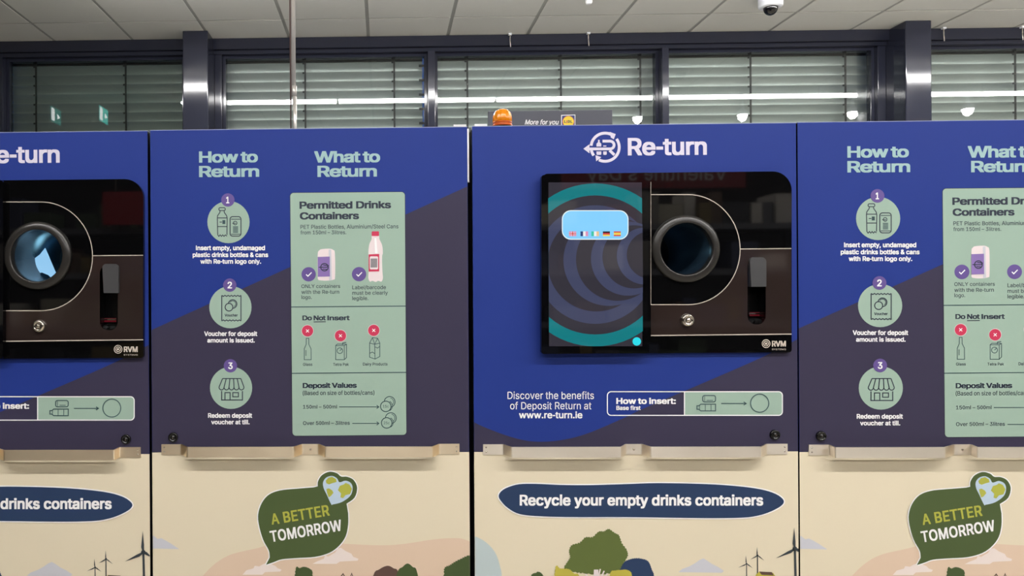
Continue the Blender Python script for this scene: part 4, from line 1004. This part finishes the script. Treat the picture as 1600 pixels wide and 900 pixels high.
    P.poly(smooth([(581.5, 368), (591.5, 368), (593, 374), (597, 383), (598.2, 395), (597, 402), (597.6, 425), (598.3, 434), (596, 440), (591, 438.8), (587, 440.6), (582, 438.8), (578, 440), (575.5, 434), (576, 420), (575.6, 395), (577, 382), (580.5, 374)], 4), PINKW, 3)
    P.poly([(585, 372), (588, 372), (590, 396), (586, 396)], WHITE, 4)
    P.poly(rrect(580.8, 361.5, 592.2, 368.8, 1.2), RED, 4)
    P.poly([(576, 397.5), (592.6, 396.8), (592.6, 424), (576, 424.5)], RED, 4); P.poly(rrect(577.8, 400.5, 590.8, 421, 2), PINKW, 5)
    for i_ in range(7): P.stroke([(579, 405 + 2 * i_), (589.5, 404.9 + 2 * i_)], 1.0, NAVY, 6)
    b.build('printed_bottle', po)
    for x, y in ((482.3, 428.6), (561, 428.4)):
        b = MB(); P = Pen(b, T, D); P.disc(x, y, 11.2, PURPLE, 3); P.stroke([(x - 4, y + .2), (x - 1.2, y + 3), (x + 4.6, y - 3)], 1.5, WHITE, 4); b.build('tick_badge', po)
    b = MB(); P = Pen(b, T, D); P.stroke([(490, 503), (509, 502.8)], 1.1, NAVY, 3); b.build('underline', po)
    for x, y in ((480.5, 517), (532, 524.6), (584, 516.2)):
        b = MB(); P = Pen(b, T, D); P.ring(x, y, 9.2, .6, PINKW, 3); P.disc(x, y, 8.8, RED, 4)
        for s_ in (1, -1): P.stroke([(x - 2.2, y - 2.2 * s_), (x + 2.2, y + 2.2 * s_)], 1.1, WHITE, 5)
        b.build('cross_badge', po)
    b = MB(); P = Pen(b, T, D); K = 3; lw = .85
    P.stroke([(478.6, 528.5), (482.4, 528.5), (482.6, 538), (486, 545), (486.2, 562), (475.4, 562), (475.4, 545), (478.4, 538)], lw, LINEM, K, True); P.stroke([(478, 547), (478, 556)], lw, LINEM, K)
    b.build('glass_bottle_pictogram', po)
    b = MB(); P = Pen(b, T, D)
    P.stroke([(524.5, 540), (538, 540), (538, 562), (524.5, 562)], lw, LINEM, K, True); P.stroke([(538, 562), (541.5, 558.5), (541.5, 538), (538, 540)], lw, LINEM, K)
    P.stroke([(524.5, 540), (527, 537.6), (541, 537.8)], lw, LINEM, K); P.stroke([(535, 539), (535.5, 536), (541, 535)], 1.1, LINEM, K); P.ring(531, 548, 4.4, lw, LINEM, K, 20); P.stroke([(531, 548), (534, 545)], lw, LINEM, K)
    b.build('carton_pictogram', po)
    b = MB(); P = Pen(b, T, D)
    P.stroke([(577.5, 536), (577.5, 558), (586, 561), (593.5, 557), (593.5, 536), (590, 528.5), (582, 527.5)], lw, LINEM, K, True); P.stroke([(577.5, 536), (585.5, 538), (593.5, 536)], lw, LINEM, K)
    P.stroke([(585.5, 538), (586, 561)], lw, LINEM, K); P.stroke([(582, 527.5), (585.5, 538), (590, 528.5)], lw, LINEM, K); P.stroke([(577.5, 552), (582, 550), (586, 553)], lw, LINEM, K); P.stroke([(586, 542), (590, 544), (593.5, 541)], lw, LINEM, K)
    b.build('milk_carton_pictogram', po)
    for yy, xa, cap_, cx, cy, dx, dy in ((635.8, 530, '15c', 602.8, 635, 6, -7), (661.6, 550.5, '25c', 604.2, 660.8, 6.5, -7.5)):
        b = MB(); P = Pen(b, T, D)
        P.stroke([(xa, yy), (591.5, yy)], 1.0, LINEM, K); P.stroke([(588.5, yy - 2.6), (592, yy), (588.5, yy + 2.6)], 1.0, LINEM, K); b.build('arrow', po)
        b = MB(); P = Pen(b, T, D)
        P.stroke(circ(cx + dx, cy + dy, 8.4, None, 30, radians(-175), radians(75)), 1.0, LINEM, K); P.stroke(circ(cx + dx, cy + dy, 6.2, None, 30, radians(-80), radians(50)), .7, LINEM, K)
        P.ring(cx, cy, 8.2, 1.1, LINEM, K); P.stroke(circ(cx + 1.8, cy - .6, 8.4, None, 30, radians(-60), radians(60)), .8, LINEM, K)
        P.text(cap_, cx - 4.6, cx + 4.6, cy + 2, 4.2, LINEM, K); b.build('coin_pictogram', po)
    # lower door
    T = u.Tl; m = lower_panel(u); P = Pen(m, T, D)
    P.poly([(200, 858), (236, 857), (280, 858), (276, 855.5), (268, 850), (258, 844), (252, 841), (246, 842), (240, 837), (200, 835)], CLOUDB, 1)
    P.poly(smooth([(312, 912), (317, 900), (337, 880), (362, 866), (400, 857), (415, 853), (440, 850), (500, 848), (545, 850), (592, 852), (630, 850), (680, 842.5), (717, 841), (734, 846)], 4, False) + [(790, 858), (790, 960), (300, 960)], PINKH, 2)
    P.poly([(488, 881), (497, 876.5), (506, 873), (508, 868), (513, 869.5), (524, 863), (527, 857), (533, 856), (540, 861), (549, 865), (552, 870), (560, 873), (559, 876), (531, 877.5), (526, 881)], CLOUDP, 3)
    P.poly([(379, 898), (385, 891), (396, 888), (398, 884), (405, 885), (412, 881), (420, 880), (430, 884), (434, 888), (440, 890), (438, 893), (414, 894), (410, 898)], CLOUDP, 3)
    P.poly(scallop(smooth([(460, 960), (462, 891), (468, 888.5), (474, 886), (480, 887), (485, 890), (488, 898), (488, 960)], 3), .8, 5), DKGREEN, 4)
    P.poly(smooth([(570, 960), (583, 900), (592, 890), (605, 884), (615, 888), (623, 897), (632, 960)], 4), BROWNH, 4)
    P.poly(smooth([(608, 960), (620, 897), (629, 886), (637, 880.5), (645, 886), (652, 895), (660, 960)], 4), DKGREEN, 5)
    P.poly(scallop(smooth([(690, 960), (694, 905), (695, 888), (703, 884), (711, 878.5), (722, 873), (734, 868), (770, 860), (770, 960)], 3), 1.2, 5), DKGREEN, 5)
    P.stroke([(531, 903), (536, 896.5), (540, 903)], 1.6, BROWNH, 4); P.stroke([(547, 903), (549.5, 896), (552, 903)], 1.4, BROWNH, 4)
    lo_ = m.build('lower_door', X)
    b = MB(clip=m.clip); P = Pen(b, T, D)
    P.poly(grow(BUB, 1.6), WHITE, 4); P.poly(BUB, OLIVE, 5)
    sb = b.build('slogan_bubble', lo_)
    b = MB(); P = Pen(b, T, D)
    P.poly(HEART, HEARTB, 6)
    for c in ([(509, 751), (513, 746.5), (519, 745), (525, 748.5), (526, 753), (519, 755), (514, 757), (510, 755)], [(510, 764), (514, 763), (519, 766), (521, 770), (517, 775), (513.5, 777), (511, 770)],
              [(528, 766), (531, 759), (537, 757), (540, 754.5), (546, 757), (550, 764), (547, 772), (540, 773.5), (536, 778.5), (532, 777), (533, 771)]): P.poly(c, LIME, 7)
    b.build('earth_heart', sb)
    b = MB(); P = Pen(b, T, D)
    for t, xa, xb, ya, yb, cap, c in (('A', 424.8, 437, 820, 818.2, 17.2, LIME), ('BETTER', 444, 515.5, 817, 805.5, 17.2, LIME), ('TOMORROW', 423.5, 535, 847.3, 829, 17.6, WHITE)):
        L = math.hypot(xb - xa, yb - ya); P.text(t, xa, xa + L, ya, cap, c, 7, rot=math.atan2(ya - yb, xb - xa), fat=(.6, .5), track=8)
    b.build('slogan_lettering', sb)
    bumper(u, PB_PROF); door_lock(u, 271, 683, ident if T is ident else (lambda x, y: (x * 1.03 + 1003, y - 2)))

E0 = lambda p, y=456: onY(p, y, D).x
MXL, MXR = E0(739.2), E0(1245.2); PXL, PXR = E0(236.2), E0(731.6); LXR = E0(232.0); RXL = E0(1247.6)
ZT, ZM = 1.9470, 1.0625
uL = unit(LXR - (MXR - MXL), LXR, 1.9462, 1.0585, 'recycling machine', 'blue and cream bottle return machine cut off by the left edge, pale blue light inside', 'bottle return machines', Lu, Ll, Lb, 'reverse_vending_machine')
uP = unit(PXL, PXR, 1.9475, 1.0628, 'cabinet', 'blue storage cabinet with full instruction poster, standing between the two bottle return machines', 'storage cabinets with return instructions', ident, ident, ident, 'storage_cabinet')
uM = unit(MXL, MXR, 1.9485, 1.0630, 'recycling machine', 'blue and cream bottle return machine with whole touchscreen, under the orange beacon', 'bottle return machines', ident, ident, ident, 'reverse_vending_machine')
uR = unit(RXL, E0(1754), 1.9495, 1.0612, 'cabinet', 'blue storage cabinet with instruction poster, cut off by the right edge', 'storage cabinets with return instructions', Ru, Rl, Rl, 'storage_cabinet')
uL.steel = STEELD; uP.steel = STEELD; uM.steel = STEEL; uR.steel = STEEL
machine(uM, False); machine(uL, True); cabinet(uP); cabinet(uR)
# metal edge beside the middle machine, cut short where its ceiling-light reflection fades
e = MB(); e.box(PXR + .0004, PXR + .0048, D + .002, D + .02, uP.zt - .15, uP.zt - .004, EDGEM); e.build('edge_glint_strip', uP.root)

# ------------------------------------------------------------------ on top of the machines
YT = 2.26
w = onY(785, 197, YT); zt = uM.zt + .0016
r = empty('warning_beacon', (w.x, YT, zt), 'small amber dome beacon standing on top of the middle return machine', 'beacon light')
pm = (onY(886, 190, YT) - onY(786, 190, YT)).length / 100; zz = lambda y: onY(785, y, YT).z
AMB = mat('amber_plastic', (255, 150, 10), .18, coat=.4); AMBD = mat('dark_amber', (196, 84, 12), .3)
b = MB(); b.lathe([(15.6 * pm, 0), (15.6 * pm, zz(198) - zt)], Matrix.Translation((w.x, YT, zt)), BLACKP, 40); b.build('base', r)
h0 = zz(198) - zt
b = MB(); b.lathe([(15.6 * pm, h0), (15.6 * pm, h0 + .004), (14.4 * pm, h0 + .006), (14.4 * pm, h0 + .008), (15.2 * pm, h0 + .010), (15.0 * pm, h0 + .013)], Matrix.Translation((w.x, YT, zt)), AMBD, 40); b.build('collar', r)
b = MB(); H = zz(170.5) - zt; pr = [(14.6 * pm, h0 + .012)]
for i in range(9):
    a = pi / 2 * i / 8; hh = h0 + .024
    pr.append((14.4 * pm * cos(a) ** .75 if i < 8 else .0004, hh + (H - hh) * sin(a)))
n = 48; pts = []
b.lathe(pr, Matrix.Translation((w.x, YT, zt)), AMB, n)
# moulded lens ribs
b.v = [(w.x + (x - w.x) * (1 + .05 * cos(14 * math.atan2(y - YT, x - w.x))), YT + (y - YT) * (1 + .05 * cos(14 * math.atan2(y - YT, x - w.x))), z) for x, y, z in b.v]
b.build('dome', r)

# shelf sign behind the beacon
YS = 2.62
x0, x1 = onY(763, 185, YS).x, onY(957, 185, YS).x; zt1 = onY(860, 172.5, YS).z
r = empty('shop_sign', ((x0 + x1) / 2, YS, zt), 'dark grey slogan sign with yellow round logo, standing on the machine behind the orange beacon', 'sign')
SG = mat('sign_grey', (76, 78, 90), .45, noise=.03, scale=8)
b = MB(); b.box(x0, x1, YS, YS + .012, zt + .02, zt1, SG); sg = b.build('sign_board', r, bevel=.0015)
b = MB(); b.box(x0 + .04, x0 + .10, YS - .03, YS + .05, zt, zt + .022, SG); b.box(x1 - .10, x1 - .04, YS - .03, YS + .05, zt, zt + .022, SG); b.build('sign_foot', r)
b = MB(); P = Pen(b, ident, YS); P.text('More for you', 820, 872, 194.6, 7.6, WHITE, 2, .025, .0, .24); b.build('sign_lettering', sg)
b = MB(); P = Pen(b, ident, YS); P.poly([(876.8, 179.6), (899, 179), (899, 201), (876.8, 201.5)], WHITE, 2); P.poly([(878, 180.8), (897.9, 180.2), (897.9, 200), (878, 200.4)], mat('logo_blue', (40, 60, 120), .4), 3)
P.disc(888.1, 190, 9.2, RED, 4); P.disc(888.1, 190, 8.5, mat('logo_yellow', (250, 218, 40), .4), 5)
P.text('L', 881.5, 884.4, 192, 4.2, NAVY, 6, .09); P.text('i', 885, 886.6, 192.6, 4.6, RED, 6, .09); P.text('D', 887.3, 890.6, 192, 4.2, NAVY, 6, .09); P.text('L', 891.4, 894.4, 192, 4.2, NAVY, 6, .09)
b.build('sign_logo', sg)

# white-topped brackets at the joint
for px0, px1, py, u, lab in ((708.5, 728.5, 194.6, uP, 'small white metal bracket on top of the storage cabinet, left of the cabinet joint'), (741.5, 761, 193.8, uM, 'small white metal bracket on top of the middle machine, right of the cabinet joint')):
    a, c = onY(px0, py, 2.2), onY(px1, py, 2.2); z0 = u.zt + .0016
    b = MB(); b.box(a.x, c.x, 2.2, 2.27, z0 + .012, a.z, mat('bracket_white', (235, 235, 235), .3)); b.box(a.x - .003, c.x + .004, 2.205, 2.265, z0, z0 + .012, BLACKP)
    o = b.build('joint_bracket', bevel=.001); tag(o, lab, 'bracket', 'joint brackets on the cabinets')

# cable conduit from the ceiling down to the storage cabinet
YP = 2.5; xt, xb = onY(458.2, 0, YP), onY(460.6, 195, YP); rp = .0082
xc = xb.x; z0 = uP.zt + .0016
r = empty('cable_conduit', (xc, YP, z0), 'thin pale vertical pipe rising from the storage cabinet to the ceiling', 'pipe')
PIPE = mat('grey_pipe', (232, 228, 222), .25, metal=.5)
zj = onY(459, 140, YP).z
b = MB(); b.tube([(xc, YP, z0), (xc, YP, zj)], rp * .82, PIPE, 20); b.build('lower_tube', r)
b = MB(); b.tube([(xc - .004, YP, zj - .012), (xc - .004, YP, CEIL)], rp, PIPE, 20); b.build('upper_tube', r)
b = MB(); b.tube([(xc - .002, YP, zj - .022), (xc - .002, YP, zj + .012)], rp * 1.15, PIPE, 20); b.build('coupling', r)
b = MB(); b.tube([(xc - .012, YP - .006, z0 + .02), (xc - .014, YP - .006, CEIL)], .0022, mat('brown_cable', (96, 74, 70), .6), 8); b.build('cable', r)

# ------------------------------------------------------------------ ceiling fittings
w = onZ(1204, -4, CEIL)
r = empty('dome_camera', (w.x, w.y, CEIL - .13), 'white dome security camera with black lens dome on the ceiling', 'security camera')
pm = w.y / FOC
b = MB(); b.lathe([(17 * pm, 0), (17.6 * pm, -.01), (17.4 * pm, -.06), (16.2 * pm, -.066), (10 * pm, -.068)], Matrix.Translation((w.x, w.y, CEIL)), WHITEP, 36); b.build('housing', r)
dk = [(10.6 * pm * cos(a), -.066 - 12.5 * pm * sin(a)) for a in [pi / 2 * i / 8 for i in range(9)]]
b = MB(); b.lathe([(max(q[0], .0004), q[1]) for q in dk], Matrix.Translation((w.x, w.y, CEIL)), mat('smoked_dome', (12, 12, 14), .08, coat=.5), 32); b.build('lens_dome', r)
w = onZ(920, -1, CEIL)
b = MB(); b.lathe([(5.4 * w.y / FOC, 0), (5.4 * w.y / FOC, -.02), (4.6 * w.y / FOC, -.03)], Matrix.Translation((w.x, w.y, CEIL)), mat('sensor_white', (245, 245, 245), .3), 24)
tag(b.build('ceiling_sensor'), 'tiny round white sensor on the ceiling left of the dome camera', 'sensor')
for px, lab in ((797, 'little wire hook at the ceiling edge above the orange beacon'), (919.5, 'little wire hook at the ceiling edge under the white sensor'), (1475, 'little wire hook at the ceiling edge just right of the right column'), (1598, 'little wire hook at the ceiling edge at the right picture border')):
    w = onY(px, 60, YW - .02); b = MB()
    b.box(w.x - .012, w.x + .012, YW - .03, YW - .006, CEIL - .012, CEIL, WHITEP)
    b.tube([(w.x, YW - .018, CEIL - .01), (w.x, YW - .018, CEIL - .05), (w.x + .004, YW - .018, CEIL - .1)], .0035, STEEL, 8)
    tag(b.build('ceiling_hook'), lab, 'hook', 'hooks along the ceiling edge')

# exit sign, its added dim double and spotlights that mirror in the window glass
def spot(px, py, z):
    pl = (455 - py) / FOC; path = (z - EYE) / pl; Y = 2 * YG - path; X = onY(px, py, path).x
    r = empty('track_spotlight', (X, Y, z), 'small round white spotlight on the ceiling, mirrored in the window glass', 'spotlight', 'ceiling spotlights')
    b = MB(); b.lathe([(.052, 0), (.052, .04), (.02, .06), (.012, CEIL - z)], Matrix.Translation((X, Y, z)), WHITEP, 20); b.build('lamp_body', r)
    b = MB(); b.lathe([(max(.0004, 0.048 * sin(pi / 2 * i / 6)), .0 - .070 * cos(pi / 2 * i / 6)) for i in range(7)], Matrix.Translation((X, Y, z)), DIFF, 20); b.build('lamp_lens', r)
for px, py in ((996, 187), (1160, 185), (1332, 183), (1512, 180)): spot(px, py, 3.3)

# ------------------------------------------------------------------ the shop behind the viewer, mirrored in the gloss fascias and screens
DKS = mat('shelf_dark_metal', (34, 34, 38), .5)
STK = [mat('stock_%d' % i, c, .5) for i, c in enumerate(((96, 74, 58), (60, 66, 92), (118, 100, 60), (70, 84, 62), (122, 116, 108), (108, 48, 44), (44, 44, 50), (92, 92, 98), (196, 190, 182), (176, 168, 150)))]
def gondola(x0, x1, y, label):
    r = empty('shelving_unit', ((x0 + x1) / 2, y, 0), label, 'shelving', 'shelving units behind the viewer')
    b = MB(); b.box(x0, x1, y - .03, y, .12, 2.2, DKS); b.build('back_panel', r)
    b = MB(); b.box(x0, x1, y - .45, y + .45, 0, .12, DKS); b.build('plinth', r)
    for z in (.45, .85, 1.25, 1.65, 2.0):
        b = MB(); b.box(x0, x1, y, y + .42, z - .03, z, DKS); b.box(x0, x1, y + .42, y + .425, z - .035, z + .01, STK[7]); b.build('shelf', r)
    for x in (x0, x1):
        b = MB(); b.box(x - .02, x + .02, y - .04, y + .02, 0, 2.25, DKS); b.build('upright', r)
    m = MB()
    for z in (.12, .45, .85, 1.25, 1.65, 2.0):
        x = x0 + .03
        while x < x1 - .2:
            w_ = random.uniform(.07, .24); h_ = random.uniform(.12, .27); k_ = random.choice(STK)
            if random.random() < .85: m.box(x, x + w_ - .008, y + .06, y + random.uniform(.28, .40), z, z + h_, k_)
            x += w_
    o = m.build('shelf_stock', r); o['kind'] = 'stuff'
gondola(1.1, 3.3, -2.2, 'dark shelving unit full of packets, mirrored in the whole touchscreen')
gondola(3.42, 5.4, -2.2, 'dark shelving unit full of packets, mirrored at the right of the middle machine')
gondola(-4.4, -1.9, -2.2, 'dark shelving unit full of packets, mirrored in the machine at the left edge')
def banner(x0, x1, z0, z1, y, label, words=None):
    r = empty('promotion_banner', ((x0 + x1) / 2, y, z0), label, 'banner', 'red banners behind the viewer')
    b = MB(); b.box(x0, x1, y - .012, y, z0, z1, mat('banner_red', (150, 22, 34), .5)); b.build('banner_sheet', r)
    for x in (x0 + .1, x1 - .1):
        b = MB(); b.tube([(x, y - .006, z1), (x, y - .006, CEIL)], .003, STEEL, 6); b.build('hanger', r)
    if words:
        b = MB(); V, F, w_ = glyphs(words); k_ = (x1 - x0) * .76 / w_; xs_ = x1 - (x1 - x0) * .1
        b.add([(xs_ - gx * k_, y + .003, z0 + .07 + gy * k_) for gx, gy in V], [f for f in F], WHITE); b.build('banner_lettering', r)
banner(1.62, 3.30, 2.43, 2.98, -2.9, 'red banner with white valentine lettering, mirrored along the top of the whole touchscreen', "Valentine's Day")
banner(-2.13, -1.3, 2.02, 2.27, -1.6, 'plain red banner, mirrored at the top corner of the left machine')

def exit_sign(px, lab, k_):
    path = 7.48; X = (px - 601) / 1200 * path; Y = 2 * YG - path; z0 = 3.17
    r = empty('exit_sign', (X, Y, z0), lab, 'exit sign', 'emergency exit signs')
    b = MB(); b.box(X - .012, X + .012, Y - .125, Y + .125, z0, z0 + .16, WHITEP); b.build('sign_case', r)
    b = MB(); b.box(X - .003, X + .003, Y - .06, Y - .055, z0 + .16, CEIL, WHITEP); b.build('bracket', r)
    for sg in (-1, 1):
        b = MB(); b.box(X + sg * .012, X + sg * .014, Y - .118, Y + .118, z0 + .007, z0 + .153, emat('exit_sign_green_%d' % k_, (70, 205, 190), 7.0 if k_ else 2.5)); f_ = b.build('sign_face', r)
        b = MB(); xx = X + sg * .0145; W_ = emat('exit_sign_white', (255, 255, 255), 9.0)
        b.box(xx - .0005, xx + .0005, Y + .03, Y + .10, z0 + .02, z0 + .14, W_)
        b.add([(xx, Y - .03, z0 + .11), (xx, Y - .03, z0 + .05), (xx, Y - .10, z0 + .08)], [(0, 1, 2), (2, 1, 0)], W_); b.build('pictogram', f_)
exit_sign(159, 'bright green exit sign, mirrored in the darkest window left of the left column', 1)
exit_sign(83, 'added dim green exit sign, standing in for the double-glazing reflection of the bright one', 0)  # added second sign, imitates the weaker double-glazed reflection of the first
